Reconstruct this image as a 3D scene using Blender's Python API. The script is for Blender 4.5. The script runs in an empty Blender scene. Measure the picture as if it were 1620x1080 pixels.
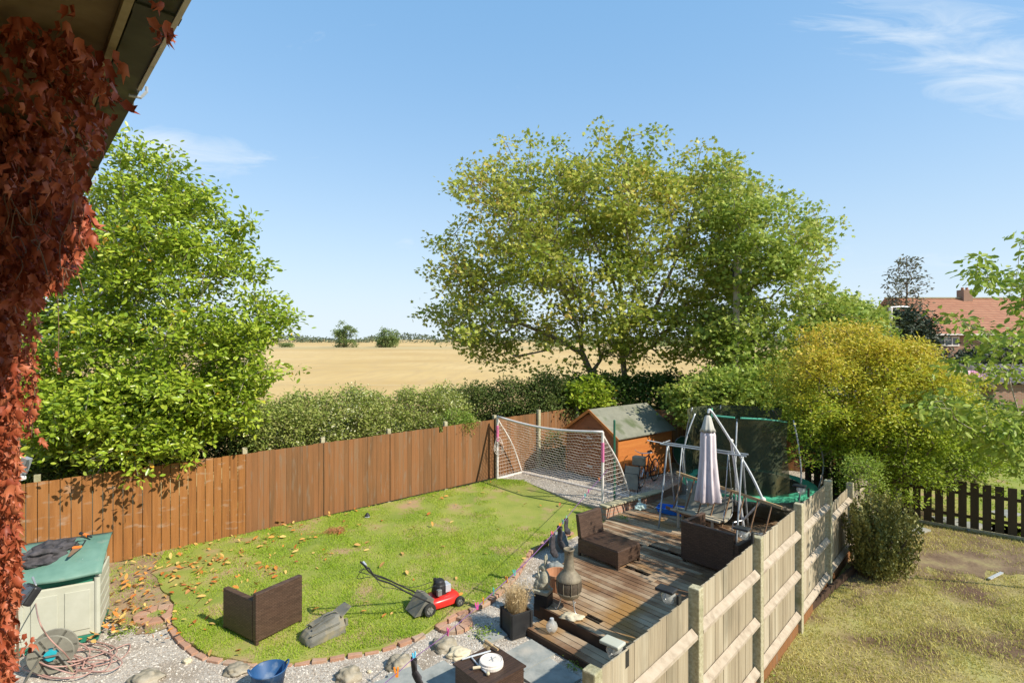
import bpy, bmesh, math, random
import numpy as np
from mathutils import Vector, Matrix, noise
R = math.radians
rnd = random.Random(7); rng = np.random.default_rng(7)
C = bpy.context.scene.collection
S = bpy.context.scene
# ---------------------------------------------------------------- camera
F = 860.0; CAMZ = 4.45; HY = 536.0
cam = bpy.data.objects.new('camera', bpy.data.cameras.new('camera')); C.objects.link(cam)
cam.location = (0, 0, CAMZ); cam.rotation_euler = (R(90), 0, 0)
cam.data.sensor_width = 36; cam.data.lens = 36*F/1620; cam.data.shift_y = -4/1620
cam.data.clip_start = .05; cam.data.clip_end = 6000
S.camera = cam
# ---------------------------------------------------------------- light
SUN = Vector((.85, -.5, math.tan(R(40))*math.hypot(.85, .5))).normalized()
sl = bpy.data.lights.new('sun', 'SUN'); sl.energy = 4.5; sl.angle = R(.5); sl.color = (1, .93, .80)
so = bpy.data.objects.new('sun', sl); C.objects.link(so)
so.rotation_euler = SUN.to_track_quat('Z', 'Y').to_euler()
S.view_settings.view_transform = 'Standard'; S.view_settings.look = 'None'
S.view_settings.exposure = .58; S.view_settings.gamma = 1
S.cycles.max_bounces = 6; S.cycles.transparent_max_bounces = 12; S.cycles.transmission_bounces = 6

def nodes(tree):
    def N(t, ins=None, **kw):
        n = tree.nodes.new(t)
        for k, v in kw.items(): setattr(n, k, v)
        for k, v in (ins or {}).items():
            s = n.inputs[k]
            if hasattr(v, 'is_output'): tree.links.new(v, s)
            elif hasattr(v, 'outputs'): tree.links.new(v.outputs[0], s)
            else: s.default_value = v
        return n
    return N
w = bpy.data.worlds.new('World'); S.world = w; w.use_nodes = True
nt = w.node_tree; nt.nodes.clear(); N = nodes(nt)
sky = N('ShaderNodeTexSky', sky_type='NISHITA', sun_disc=False, sun_elevation=R(40),
        sun_rotation=math.atan2(SUN.x, SUN.y), air_density=1.25, dust_density=.6, ozone_density=2.2, altitude=0)
tc = N('ShaderNodeTexCoord'); sp = N('ShaderNodeSeparateXYZ', {0: tc.outputs['Generated']})
def M2(op, a, b=0.0, **k): return N('ShaderNodeMath', {0: a, 1: b}, operation=op, **k)
yy = M2('MAXIMUM', sp.outputs[1], .02)
sx = M2('DIVIDE', sp.outputs[0], yy); sz = M2('DIVIDE', sp.outputs[2], yy)
def blob(cx, cz, rx, rz, tilt=0.0):
    ct, st = math.cos(tilt), math.sin(tilt)
    dx = M2('SUBTRACT', sx, cx); dz = M2('SUBTRACT', sz, cz)
    a = M2('ADD', M2('MULTIPLY', dx, ct/rx), M2('MULTIPLY', dz, st/rx))
    b = M2('ADD', M2('MULTIPLY', dx, -st/rz), M2('MULTIPLY', dz, ct/rz))
    d = M2('ADD', M2('MULTIPLY', a, a), M2('MULTIPLY', b, b))
    return M2('SUBTRACT', 1.0, d, use_clamp=True)
cv = N('ShaderNodeCombineXYZ', {0: M2('MULTIPLY', sx, 2.2), 1: M2('MULTIPLY', sz, 11.0), 2: 0.0})
nz = N('ShaderNodeTexNoise', {'Vector': cv, 'Scale': 1.6, 'Detail': 9.0, 'Roughness': .62, 'Distortion': 1.1})
mask = M2('ADD', M2('ADD', M2('MULTIPLY', blob(-.575, .33, .17, .055, -.05), 1.0), M2('MULTIPLY', blob(-.66, .37, .09, .03, .1), .6)),
          M2('ADD', M2('MULTIPLY', blob(.86, .53, .42, .13, -.28), 1.0), M2('MULTIPLY', blob(.72, .12, .5, .09, 0), .35)))
cl = M2('MULTIPLY', M2('ADD', M2('SUBTRACT', nz.outputs['Fac'], .66), M2('MULTIPLY', mask, .36)), 2.6, use_clamp=True)
cl = M2('MULTIPLY', cl, .72)
hor = M2('POWER', M2('SUBTRACT', 1.0, M2('MAXIMUM', sp.outputs[2], 0.0, use_clamp=True), use_clamp=True), 4.2)
base_ = N('ShaderNodeMix', {0: .6, 6: sky, 7: (1.4, 3.35, 5.9, 1)}, data_type='RGBA')
lift = N('ShaderNodeMix', {0: M2('MULTIPLY', hor, .95), 6: base_.outputs[2], 7: (5.0, 5.7, 6.2, 1)}, data_type='RGBA')
mix = N('ShaderNodeMix', {0: cl, 6: lift.outputs[2], 7: (5.3, 5.8, 6.2, 1)}, data_type='RGBA')
bg = N('ShaderNodeBackground', {'Color': mix.outputs[2], 'Strength': .112})
N('ShaderNodeOutputWorld', {'Surface': bg})

# ---------------------------------------------------------------- materials
def mat(name, cols, scale=5.0, vec=(1, 1, 1), rough=.8, bump=0.0, bscale=None, island=0.0, metal=0.0, spec=.3,
        trans=0.0, alpha=1.0, emis=None, kind='noise', lo=.3, hi=.7, detail=6.0, second=None, zramp=None):
    """cols: list of colours over noise; island: 0..1 share taken from a random value per mesh island"""
    m = bpy.data.materials.new(name); m.use_nodes = True
    t = m.node_tree; t.nodes.clear(); N = nodes(t)
    g = N('ShaderNodeTexCoord').outputs['Object']
    mp = N('ShaderNodeMapping', {'Vector': g, 'Scale': vec})
    if kind == 'wave':
        nn = N('ShaderNodeTexWave', {'Vector': mp, 'Scale': scale, 'Distortion': 2.0, 'Detail': 3.0}).outputs['Fac']
    elif kind == 'voro':
        nn = N('ShaderNodeTexVoronoi', {'Vector': mp, 'Scale': scale}).outputs['Color']
    else:
        nn = N('ShaderNodeTexNoise', {'Vector': mp, 'Scale': scale, 'Detail': detail, 'Roughness': .6}).outputs['Fac']
    fac = N('ShaderNodeMapRange', {0: nn, 1: lo, 2: hi, 3: 0.0, 4: 1.0}).outputs[0]
    if island:
        ri = N('ShaderNodeNewGeometry').outputs['Random Per Island']
        fac = N('ShaderNodeMix', {0: island, 2: fac, 3: ri}).outputs[0]
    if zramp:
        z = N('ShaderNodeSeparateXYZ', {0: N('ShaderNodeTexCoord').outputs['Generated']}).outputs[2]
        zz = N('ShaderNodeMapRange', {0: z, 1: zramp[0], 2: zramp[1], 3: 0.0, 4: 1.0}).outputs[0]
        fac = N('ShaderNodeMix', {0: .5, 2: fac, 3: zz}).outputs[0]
    rp = N('ShaderNodeValToRGB', {'Fac': fac}); e = rp.color_ramp.elements
    n = len(cols)
    cs = [(c if len(c) == 2 and hasattr(c[1], '__len__') else (i/max(1, n-1), c)) for i, c in enumerate(cols)]
    while len(e) < n: e.new(.5)
    for i, (p, c) in enumerate(cs): e[i].position = p; e[i].color = (*c, 1)
    col = rp.outputs[0]
    if second:   # (colours, scale, vec, lo, hi): patches with a shape of their own (dirt, wear)
        c2, s2, v2, l2, h2 = second
        m2 = N('ShaderNodeMapping', {'Vector': g, 'Scale': v2})
        n2 = N('ShaderNodeTexNoise', {'Vector': m2, 'Scale': s2, 'Detail': 5.0}).outputs['Fac']
        f2 = N('ShaderNodeMapRange', {0: n2, 1: l2, 2: h2, 3: 0.0, 4: 1.0}).outputs[0]
        col = N('ShaderNodeMix', {0: f2, 6: col, 7: (*c2, 1)}, data_type='RGBA').outputs[2]
    b = N('ShaderNodeBsdfPrincipled', {'Base Color': col, 'Roughness': rough, 'Metallic': metal,
                                       'Specular IOR Level': spec, 'Alpha': alpha})
    if bump:
        nb = N('ShaderNodeTexNoise', {'Vector': mp, 'Scale': bscale or scale*2, 'Detail': 6.0})
        N2 = N('ShaderNodeBump', {'Height': nb.outputs['Fac'], 'Strength': bump, 'Distance': .02})
        t.links.new(N2.outputs[0], b.inputs['Normal'])
    out = b.outputs[0]
    if trans:
        tr = N('ShaderNodeBsdfTranslucent', {'Color': col})
        out = N('ShaderNodeMixShader', {0: trans, 1: out, 2: tr.outputs[0]}).outputs[0]
    N('ShaderNodeOutputMaterial', {'Surface': out})
    return m
def leafmat(name, cols, trans=.35, rough=.5, spec=.35, **k):
    k.setdefault('lo', .35); k.setdefault('hi', .65); k.setdefault('scale', .9)
    return mat(name, cols, rough=rough, trans=trans, spec=spec, island=k.pop('island', .6), **k)
def brickmat(name, c1, c2, mortar, bw=.215, bh=.065, msize=.01, rough=.85, bump=.4, rotx=R(90)):
    m = bpy.data.materials.new(name); m.use_nodes = True
    t = m.node_tree; t.nodes.clear(); N = nodes(t)
    g = N('ShaderNodeTexCoord').outputs['Object']
    s = N('ShaderNodeSeparateXYZ', {0: g})
    ad = N('ShaderNodeMath', {0: s.outputs[0], 1: s.outputs[1]}, operation='ADD')
    v = N('ShaderNodeCombineXYZ', {0: ad, 1: s.outputs[2]})
    br = N('ShaderNodeTexBrick', {'Vector': v, 'Color1': (*c1, 1), 'Color2': (*c2, 1), 'Mortar': (*mortar, 1),
                                  'Scale': 1.0, 'Mortar Size': msize, 'Brick Width': bw, 'Row Height': bh})
    b = N('ShaderNodeBsdfPrincipled', {'Base Color': br.outputs[0], 'Roughness': rough, 'Specular IOR Level': .25})
    bp = N('ShaderNodeBump', {'Height': br.outputs[1], 'Strength': -bump, 'Distance': .01})
    t.links.new(bp.outputs[0], b.inputs['Normal'])
    N('ShaderNodeOutputMaterial', {'Surface': b.outputs[0]})
    return m

M = {}
M['fence_o'] = mat('orange_fence', [(.17, .068, .02), (.28, .115, .03), (.33, .15, .05)], 3.2, (5, 5, .3), .75, .25, 14, island=.35,
                   second=((.36, .26, .18), 3.5, (1, 1, 2.5), .6, .8))
M['fence_b'] = mat('brown_fence', [(.10, .06, .03), (.18, .085, .033), (.245, .105, .038), (.20, .13, .072)], 3.0, (5, 5, .3), .8, .25, 14, island=.55,
                   second=((.20, .15, .10), 4, (3, 3, .5), .58, .8))
M['fence_g'] = mat('weathered_fence', [(.20, .155, .10), (.34, .28, .19), (.48, .42, .31)], 4.0, (6, 6, .25), .85, .3, 14, island=.5,
                   second=((.13, .11, .07), 2.0, (1, 1, .3), .58, .8))
M['rail'] = mat('rail_wood', [(.22, .17, .12), (.38, .31, .23), (.46, .39, .30)], 9, (1, 1, 1), .85, .3, 20, island=.3)
M['fence_dark'] = mat('dark_fence', [(.045, .035, .018), (.075, .055, .03)], 3, (3, 3, .4), .8, .2, island=.5)
M['concrete'] = mat('concrete', [(.27, .23, .14), (.40, .36, .23), (.50, .46, .32)], 30, (1, 1, 1), .9, .35, 60, second=((.2, .2, .1), 3, (1, 1, 1), .55, .8))
M['field'] = mat('stubble', [(.44, .28, .10), (.54, .37, .15), (.60, .43, .20)], .02, (1, 1, 1), 1, 0, island=0, detail=10, lo=.35, hi=.65,
                 second=((.47, .32, .14), .9, (1, .12, 1), .45, .75))
M['field2'] = mat('far_stubble', [(.40, .29, .12), (.52, .40, .20)], .02, (1, 1, 1), 1)
M['lawnsoil'] = mat('lawn_soil', [(.17, .22, .035), (.26, .28, .055), (.36, .28, .11)], .8, (1, 1, 1), .95, .5, 30, lo=.35, hi=.72,
                    second=((.36, .24, .13), 1.4, (1, 1, 1), .54, .68))
M['blade'] = mat('grass_blade', [(.17, .29, .02), (.28, .42, .03), (.40, .49, .055), (.56, .49, .15)], .9, (1, 1, 1), .7, 0, island=.5, trans=.3, spec=.2)
M['drysoil'] = mat('dry_lawn_soil', [(.20, .14, .07), (.30, .25, .10), (.34, .34, .11)], .9, (1, 1, 1), .95, .5, 30, second=((.12, .07, .045), .7, (1, 1, 1), .5, .62))
M['dryblade'] = mat('dry_grass_blade', [(.26, .32, .05), (.54, .48, .15), (.74, .62, .29)], .8, (1, 1, 1), .8, 0, island=.5, trans=.3, spec=.2)
M['gravel'] = mat('gravel_ground', [(.24, .20, .16), (.42, .37, .31), (.56, .51, .44)], 45, (1, 1, 1), .95, .8, 50, second=((.24, .18, .12), 1.3, (1, 1, 1), .5, .75))
M['stones'] = mat('gravel_stones', [(.20, .16, .12), (.37, .31, .25), (.52, .46, .38), (.68, .62, .54)], 2, (1, 1, 1), .85, 0, island=.9)
M['slab'] = mat('patio_slab', [(.13, .14, .13), (.27, .28, .26), (.40, .39, .35)], 3.5, (1, 1, 1), .85, .2, 30, island=.3, second=((.42, .38, .32), 2, (1, 1, 1), .55, .75))
M['brick_edge'] = mat('edging_brick', [(.30, .16, .10), (.42, .24, .16), (.38, .30, .22)], 6, (1, 1, 1), .9, .3, 30, island=.6)
M['deck'] = mat('decking', [(.09, .045, .022), (.19, .105, .055), (.36, .26, .165), (.45, .35, .235)], 1.6, (1, 1, 1), .62, .3, 10, island=.45,
                second=((.30, .16, .05), 1.1, (1, 1, 1), .53, .7), spec=.35)
M['deckdark'] = mat('deck_frame', [(.05, .028, .016), (.09, .05, .03)], 3, (1, 1, 1), .8, .2)
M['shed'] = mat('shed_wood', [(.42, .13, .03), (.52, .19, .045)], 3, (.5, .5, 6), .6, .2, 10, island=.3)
M['shedshade'] = mat('shade_toned_shed_wood', [(.22, .075, .03), (.30, .115, .05)], 3, (.5, .5, 6), .7, .2, 10, island=.3)  # shed wood again, darkened: the shade on the gable is in the colour
M['felt'] = mat('roofing_felt', [(.17, .17, .13), (.24, .235, .18)], 3, (1, 1, 1), .95, .3, 60, second=((.1, .12, .06), 2, (1, 1, 1), .55, .7))
M['white'] = mat('white_plastic', [(.62, .56, .5), (.76, .71, .66)], 4, (1, 1, 1), .45, 0)
M['netw'] = mat('net_cord', [(.6, .52, .46), (.74, .68, .6)], 9, (1, 1, 1), .8)
M['pink'] = mat('pink_tape', [(.55, .12, .25), (.68, .2, .36)], 15, (1, 1, 1), .6)
M['steel'] = mat('grey_steel', [(.30, .32, .33), (.42, .44, .45)], 8, (1, 1, 1), .4, 0, metal=.35)
M['alu'] = mat('pale_aluminium', [(.48, .5, .52), (.62, .64, .66)], 8, (1, 1, 1), .4, metal=.3)
M['chrome'] = mat('chrome', [(.6, .6, .6), (.7, .7, .7)], 8, (1, 1, 1), .25, metal=.8)
M['greenpole'] = mat('green_paint', [(.02, .10, .06), (.03, .14, .08)], 5, (1, 1, 1), .5)
M['mint'] = mat('green_foam', [(.10, .42, .26), (.14, .5, .33)], 5, (1, 1, 1), .6)
M['tarp'] = mat('green_pad', [(.05, .30, .17), (.08, .38, .23)], 3, (1, 1, 1), .5)
M['netd'] = mat('dark_netting', [(.035, .048, .026), (.06, .068, .034)], 2.5, (1, 1, 1), .9, alpha=.82, second=((.13, .10, .035), 1.6, (1, 1, 1), .5, .75))
M['canopy'] = mat('parasol_cloth', [(.56, .48, .50), (.68, .61, .63)], 3, (1, 1, .5), .85, second=((.30, .25, .28), 5, (2, 2, .5), .58, .75))
M['canopyd'] = mat('parasol_vent_cloth', [(.40, .38, .33), (.52, .5, .44)], 5, (1, 1, 1), .9)
M['black'] = mat('black_plastic', [(.018, .018, .02), (.035, .035, .035)], 6, (1, 1, 1), .4)
M['rubber'] = mat('rubber', [(.02, .02, .02), (.04, .04, .035)], 20, (1, 1, 1), .8)
M['greyp'] = mat('grey_plastic', [(.10, .10, .085), (.20, .19, .16)], 4, (1, 1, 1), .65, second=((.26, .22, .14), 6, (1, 1, 1), .5, .7))
M['red'] = mat('red_paint', [(.52, .02, .015), (.62, .035, .025)], 4, (1, 1, 1), .3, spec=.5)
M['engine'] = mat('engine_metal', [(.16, .16, .155), (.34, .33, .31)], 9, (1, 1, 1), .45, metal=.4)
M['blue'] = mat('blue_rubber', [(.015, .06, .16), (.03, .10, .24)], 4, (1, 1, 1), .5, second=((.2, .25, .32), 7, (1, 1, 1), .55, .8))
M['bluep'] = mat('bright_blue_plastic', [(.01, .13, .55), (.02, .17, .62)], 4, (1, 1, 1), .4)
M['cream'] = mat('cream_plastic', [(.42, .42, .33), (.50, .50, .41)], 3, (1, 1, 1), .5)
M['lidgreen'] = mat('green_plastic_lid', [(.10, .20, .155), (.16, .28, .22)], 3, (1, 1, 1), .45, second=((.3, .33, .26), 5, (1, 1, 1), .6, .85))
M['lidunder'] = mat('dark_green_plastic', [(.02, .16, .10), (.03, .20, .13)], 3, (1, 1, 1), .5)
M['cloth'] = mat('black_fabric', [(.03, .028, .03), (.09, .08, .085)], 8, (1, 1, 1), .75, .5, 12)
M['orangep'] = mat('orange_plastic', [(.75, .18, .03), (.85, .25, .05)], 4, (1, 1, 1), .4)
M['iron'] = mat('aged_bronze_metal', [(.16, .13, .09), (.28, .24, .17)], 9, (1, 1, 1), .65, .3, 30, metal=.2)
M['mesh'] = mat('soot_mesh', [(.07, .055, .04), (.14, .11, .08)], 60, (1, 1, 1), .7, metal=.3)
M['stonec'] = mat('cast_stone', [(.27, .25, .18), (.46, .43, .33)], 12, (1, 1, 1), .95, .5, 40)
M['rock'] = mat('rock', [(.15, .13, .09), (.30, .26, .19), (.42, .37, .29)], 5, (1, 1, 1), .95, .7, 14)
M['rockg'] = mat('grey_rock', [(.16, .17, .16), (.26, .27, .25)], 6, (1, 1, 1), .95, .6, 14)
M['palestone'] = mat('pale_stone', [(.5, .42, .28), (.62, .55, .4)], 5, (1, 1, 1), .9, .5, 14)
M['terra'] = mat('terracotta', [(.35, .16, .08), (.44, .22, .12)], 5, (1, 1, 1), .9, .2)
M['straw'] = mat('dry_straw', [(.40, .27, .12), (.60, .45, .24), (.70, .56, .34)], 5, (1, 1, 1), .9, island=.8, trans=.2)
M['woodn'] = mat('bare_wood', [(.40, .26, .13), (.52, .37, .2)], 5, (1, 1, 6), .8, island=.3)
M['woodold'] = mat('old_plank', [(.33, .28, .20), (.48, .42, .32)], 5, (1, 1, 3), .85, .3, island=.4)
M['wooddk'] = mat('brown_pole_wood', [(.16, .09, .05), (.24, .15, .09)], 5, (1, 1, 3), .85)
M['glassy'] = mat('clear_glass', [(.5, .5, .47), (.6, .6, .56)], 5, (1, 1, 1), .12, alpha=.5, spec=.8)
M['fabricg'] = mat('grey_sling_fabric', [(.17, .16, .13), (.25, .24, .19)], 5, (1, 1, 1), .85, .2)
M['bark'] = mat('bark', [(.07, .055, .035), (.14, .11, .075), (.20, .165, .12)], 6, (1, 1, .4), .95, .5, 20)
M['barkpale'] = mat('pale_bark', [(.30, .25, .19), (.42, .36, .28)], 6, (1, 1, .4), .95, .3)
M['roof'] = brickmat('clay_roof_tiles', (.33, .14, .08), (.40, .19, .11), (.22, .11, .07), .33, .22, .03, .85, .5)
M['housebrick'] = brickmat('house_brick', (.26, .12, .075), (.32, .16, .10), (.3, .25, .2))
M['wallbrick'] = brickmat('low_wall_brick', (.44, .22, .14), (.50, .28, .19), (.40, .30, .22), .22, .075, .012)
M['render'] = mat('cream_render', [(.24, .18, .11), (.38, .31, .2)], 3, (1, 1, 1), .95, .2)
M['fascia'] = mat('peeling_fascia_paint', [(.20, .15, .08), (.42, .36, .22)], 4, (1, 1, 1), .8, .3)
M['gutter'] = mat('mossy_black_gutter', [(.018, .022, .014), (.05, .055, .03)], 6, (1, 1, 1), .5, second=((.10, .12, .05), 5, (1, 1, 1), .55, .8))
M['glint'] = mat('painted_gutter_glint', [(.45, .43, .38), (.66, .63, .57)], 15, (1, 1, 1), .6)  # pale colour painted in for the reflection along the gutter corner
M['glass'] = mat('window_glass', [(.05, .06, .07), (.08, .09, .10)], 3, (1, 1, 1), .08, spec=.8)
M['asb'] = mat('mossy_corrugated_sheet', [(.10, .08, .07), (.22, .18, .16), (.34, .30, .28)], 5, (1, 1, 1), .95, .3)
M['creeper'] = leafmat('red_creeper_leaf', [(.18, .03, .014), (.37, .085, .035), (.54, .19, .09)], trans=.2, rough=.5)
M['twig'] = mat('creeper_stem', [(.10, .055, .035), (.18, .11, .07)], 9, (1, 1, 1), .9)
M['laurel'] = leafmat('laurel_leaf', [(0, (.17, .27, .02)), (.45, (.30, .41, .03)), (.93, (.46, .52, .06)), (.95, (.75, .42, .03))], trans=.3, rough=.32, spec=.5, island=.85)
M['syc'] = leafmat('sycamore_leaf', [(0, (.17, .26, .03)), (.45, (.35, .41, .055)), (.8, (.54, .51, .10)), (1, (.64, .40, .11))], scale=.35)
M['syc2'] = leafmat('maple_leaf', [(0, (.17, .27, .04)), (.5, (.34, .43, .065)), (.85, (.52, .52, .13)), (1, (.62, .42, .18))], scale=.35)
M['hedge'] = leafmat('hedge_leaf', [(0, (.15, .22, .035)), (.5, (.33, .38, .08)), (.82, (.48, .48, .16)), (.9, (.80, .78, .52)), (1, (.85, .83, .6))], scale=.5, island=.85)
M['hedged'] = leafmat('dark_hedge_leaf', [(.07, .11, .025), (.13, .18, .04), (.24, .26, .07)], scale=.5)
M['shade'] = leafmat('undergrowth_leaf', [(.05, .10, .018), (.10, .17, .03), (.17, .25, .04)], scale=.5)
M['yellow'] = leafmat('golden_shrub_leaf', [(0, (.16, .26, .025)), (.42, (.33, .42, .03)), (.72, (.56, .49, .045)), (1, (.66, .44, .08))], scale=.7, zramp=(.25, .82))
M['cherry'] = leafmat('cherry_leaf', [(.15, .25, .03), (.27, .37, .045), (.42, .47, .09)], scale=.7)
M['conif'] = leafmat('conifer_foliage', [(.09, .11, .025), (.20, .20, .05), (.36, .31, .09)], scale=1.5, trans=.1)
M['conifd'] = leafmat('dark_conifer_foliage', [(.025, .04, .018), (.05, .07, .03)], scale=.5, trans=.1)
M['pine'] = leafmat('sparse_pine_foliage', [(.10, .11, .06), (.17, .16, .09)], scale=.5, trans=.2)
M['oak'] = leafmat('far_tree_leaf', [(.13, .19, .05), (.20, .27, .08), (.28, .33, .11)], scale=.15)
M['wood_far'] = leafmat('treeline_leaf', [(.09, .12, .07), (.14, .17, .10), (.19, .22, .12)], scale=.02)
M['leaflit'] = mat('fallen_leaf', [(.50, .13, .03), (.62, .26, .05), (.72, .50, .16), (.40, .12, .05)], 4, (1, 1, 1), .8, island=.95, trans=.2)
M['weed'] = leafmat('weed_leaf', [(.16, .26, .03), (.30, .40, .06)], scale=3)

M['soil'] = mat('bare_soil', [(.20, .13, .08), (.30, .20, .12), (.36, .29, .15)], 3, (1, 1, 1), .95, .6, 30, second=((.22, .26, .06), 2.2, (1, 1, 1), .55, .7))
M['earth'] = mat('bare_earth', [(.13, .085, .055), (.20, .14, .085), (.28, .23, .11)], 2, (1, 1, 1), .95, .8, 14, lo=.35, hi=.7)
M['bark2'] = mat('grey_bark', [(.14, .115, .08), (.24, .20, .15), (.32, .28, .22)], 6, (1, 1, .4), .95, .5, 20)
M['soffit'] = mat('aged_soffit_board', [(.13, .09, .045), (.30, .23, .13)], 2.5, (1, 1, 1), .95, .2, lo=.3, hi=.75)
def wicker():
    m = bpy.data.materials.new('woven_rattan'); m.use_nodes = True
    t = m.node_tree; t.nodes.clear(); N = nodes(t)
    g = N('ShaderNodeTexCoord').outputs['Object']; s = N('ShaderNodeSeparateXYZ', {0: g})
    ad = N('ShaderNodeMath', {0: s.outputs[0], 1: s.outputs[1]}, operation='ADD')
    v = N('ShaderNodeCombineXYZ', {0: ad, 1: s.outputs[2], 2: s.outputs[1]})
    br = N('ShaderNodeTexBrick', {'Vector': v, 'Color1': (.13, .085, .06, 1), 'Color2': (.03, .02, .015, 1), 'Mortar': (.008, .006, .005, 1),
                                  'Scale': 1.0, 'Mortar Size': .006, 'Brick Width': .085, 'Row Height': .024})
    wn = N('ShaderNodeTexNoise', {'Vector': N('ShaderNodeMapping', {'Vector': v, 'Scale': (2, 40, 40)}), 'Scale': 1.0, 'Detail': 2.0})
    mx = N('ShaderNodeMix', {0: wn.outputs['Fac'], 6: br.outputs[0], 7: (.10, .055, .035, 1)}, data_type='RGBA')
    b = N('ShaderNodeBsdfPrincipled', {'Base Color': mx.outputs[2], 'Roughness': .5, 'Specular IOR Level': .4})
    bp = N('ShaderNodeBump', {'Height': br.outputs[1], 'Strength': -.6, 'Distance': .01}); t.links.new(bp.outputs[0], b.inputs['Normal'])
    N('ShaderNodeOutputMaterial', {'Surface': b.outputs[0]}); return m
M['wicker'] = wicker()

# ---------------------------------------------------------------- helpers
XF = {}
def tagp(o, label=None, cat=None, group=None, kind=None):
    if label: o['label'] = label
    if cat: o['category'] = cat
    if group: o['group'] = group
    if kind: o['kind'] = kind
    return o
def T(name, label, cat, loc=(0, 0, 0), rz=0.0, group=None):
    o = bpy.data.objects.new(name, None); C.objects.link(o); o.empty_display_size = .1
    o.location = loc; o.rotation_euler = (0, 0, rz); tagp(o, label, cat, group)
    XF[o.name] = Matrix.Translation(Vector(loc)) @ Matrix.Rotation(rz, 4, 'Z')
    return o
def link(name, me, m, parent=None, world=False, mods=None):
    if m is not None: me.materials.append(M[m] if isinstance(m, str) else m)
    o = bpy.data.objects.new(name, me); C.objects.link(o)
    if parent is not None:
        o.parent = parent; x = XF[parent.name]; XF[o.name] = x
        if world: me.transform(x.inverted())
    else: XF[o.name] = Matrix.Identity(4)
    return o
class MB:
    def __init__(s): s.v = []; s.f = []; s.m = Matrix.Identity(4)
    def add(s, vs, fs):
        b = len(s.v); s.v += [tuple(s.m @ Vector(p)) for p in vs]; s.f += [[b+i for i in f] for f in fs]; return s
    def box(s, x0, x1, y0, y1, z0, z1):
        return s.add([(x, y, z) for z in (z0, z1) for y in (y0, y1) for x in (x0, x1)],
                     [(0, 2, 3, 1), (4, 5, 7, 6), (0, 1, 5, 4), (2, 6, 7, 3), (0, 4, 6, 2), (1, 3, 7, 5)])
    def bar(s, a, b, w, h, up=(0, 0, 1)):
        a, b = Vector(a), Vector(b); d = (b-a).normalized(); u = Vector(up)
        if abs(d.dot(u)) > .98: u = Vector((1, 0, 0))
        r = d.cross(u).normalized(); u = r.cross(d)
        vs = [p + r*i*w/2 + u*j*h/2 for p in (a, b) for i, j in ((-1, -1), (1, -1), (1, 1), (-1, 1))]
        return s.add(vs, [(0, 1, 2, 3), (7, 6, 5, 4), (0, 4, 5, 1), (1, 5, 6, 2), (2, 6, 7, 3), (3, 7, 4, 0)])
    def tube(s, pts, r, n=8, cap=True):
        pts = [Vector(p) for p in pts]; k = len(pts); rs = r if hasattr(r, '__len__') else [r]*k
        vs = []; u = None
        for i, p in enumerate(pts):
            d = (pts[min(i+1, k-1)] - pts[max(i-1, 0)]).normalized()
            if u is None:
                u = d.cross(Vector((0, 0, 1)));
                if u.length < .05: u = d.cross(Vector((1, 0, 0)))
            u = (u - d*u.dot(d)).normalized(); w_ = d.cross(u)
            for j in range(n):
                a = 2*math.pi*j/n; vs.append(p + (u*math.cos(a) + w_*math.sin(a))*rs[i])
        fs = [(i*n+j, i*n+(j+1) % n, (i+1)*n+(j+1) % n, (i+1)*n+j) for i in range(k-1) for j in range(n)]
        if cap: fs += [tuple(range(n-1, -1, -1)), tuple(range((k-1)*n, k*n))]
        return s.add(vs, fs)
    def lathe(s, prof, n=20, loc=(0, 0, 0), axis='z', mod=None):
        vs = []
        for i, (r, z) in enumerate(prof):
            for j in range(n):
                a = 2*math.pi*j/n; rr = r*(mod(a, i/(len(prof)-1)) if mod else 1)
                p = (rr*math.cos(a), rr*math.sin(a), z)
                if axis == 'y': p = (p[0], p[2], p[1])
                if axis == 'x': p = (p[2], p[0], p[1])
                vs.append((p[0]+loc[0], p[1]+loc[1], p[2]+loc[2]))
        k = len(prof)
        fs = [(i*n+j, i*n+(j+1) % n, (i+1)*n+(j+1) % n, (i+1)*n+j) for i in range(k-1) for j in range(n)]
        return s.add(vs, fs)
    def ball(s, c, r, n=10, seed=None, amp=0.0):
        rx, ry, rz = r if hasattr(r, '__len__') else (r, r, r); vs = []; fs = []
        m = n*2
        for i in range(n+1):
            th = math.pi*i/n
            for j in range(m):
                ph = 2*math.pi*j/m
                d = Vector((math.sin(th)*math.cos(ph), math.sin(th)*math.sin(ph), math.cos(th)))
                k = 1 + (amp*noise.fractal(d*1.7+Vector((seed or 0, 0, 0)), 1, 2, 3) if amp else 0)
                vs.append((c[0]+d.x*rx*k, c[1]+d.y*ry*k, c[2]+d.z*rz*k))
        fs = [(i*m+j, (i+1)*m+j, (i+1)*m+(j+1) % m, i*m+(j+1) % m) for i in range(n) for j in range(m)]
        return s.add(vs, fs)
    def prism(s, pts, z0, z1):
        n = len(pts)
        return s.add([(x, y, z0) for x, y in pts]+[(x, y, z1) for x, y in pts],
                     [tuple(range(n-1, -1, -1)), tuple(range(n, 2*n))]+[(i, (i+1) % n, n+(i+1) % n, n+i) for i in range(n)])
    def build(s, name, m, parent=None, world=False, smooth=False, bevel=0, mods=()):
        me = bpy.data.meshes.new(name); me.from_pydata(s.v, [], s.f); me.update()
        bm = bmesh.new(); bm.from_mesh(me)
        bmesh.ops.remove_doubles(bm, verts=bm.verts, dist=1e-5) if smooth else None
        bmesh.ops.recalc_face_normals(bm, faces=bm.faces); bm.to_mesh(me); bm.free()
        o = link(name, me, m, parent, world)
        if smooth:
            for p in me.polygons: p.use_smooth = True
        if bevel:
            b = o.modifiers.new('bevel', 'BEVEL'); b.width = bevel; b.segments = 2; b.limit_method = 'ANGLE'
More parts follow.
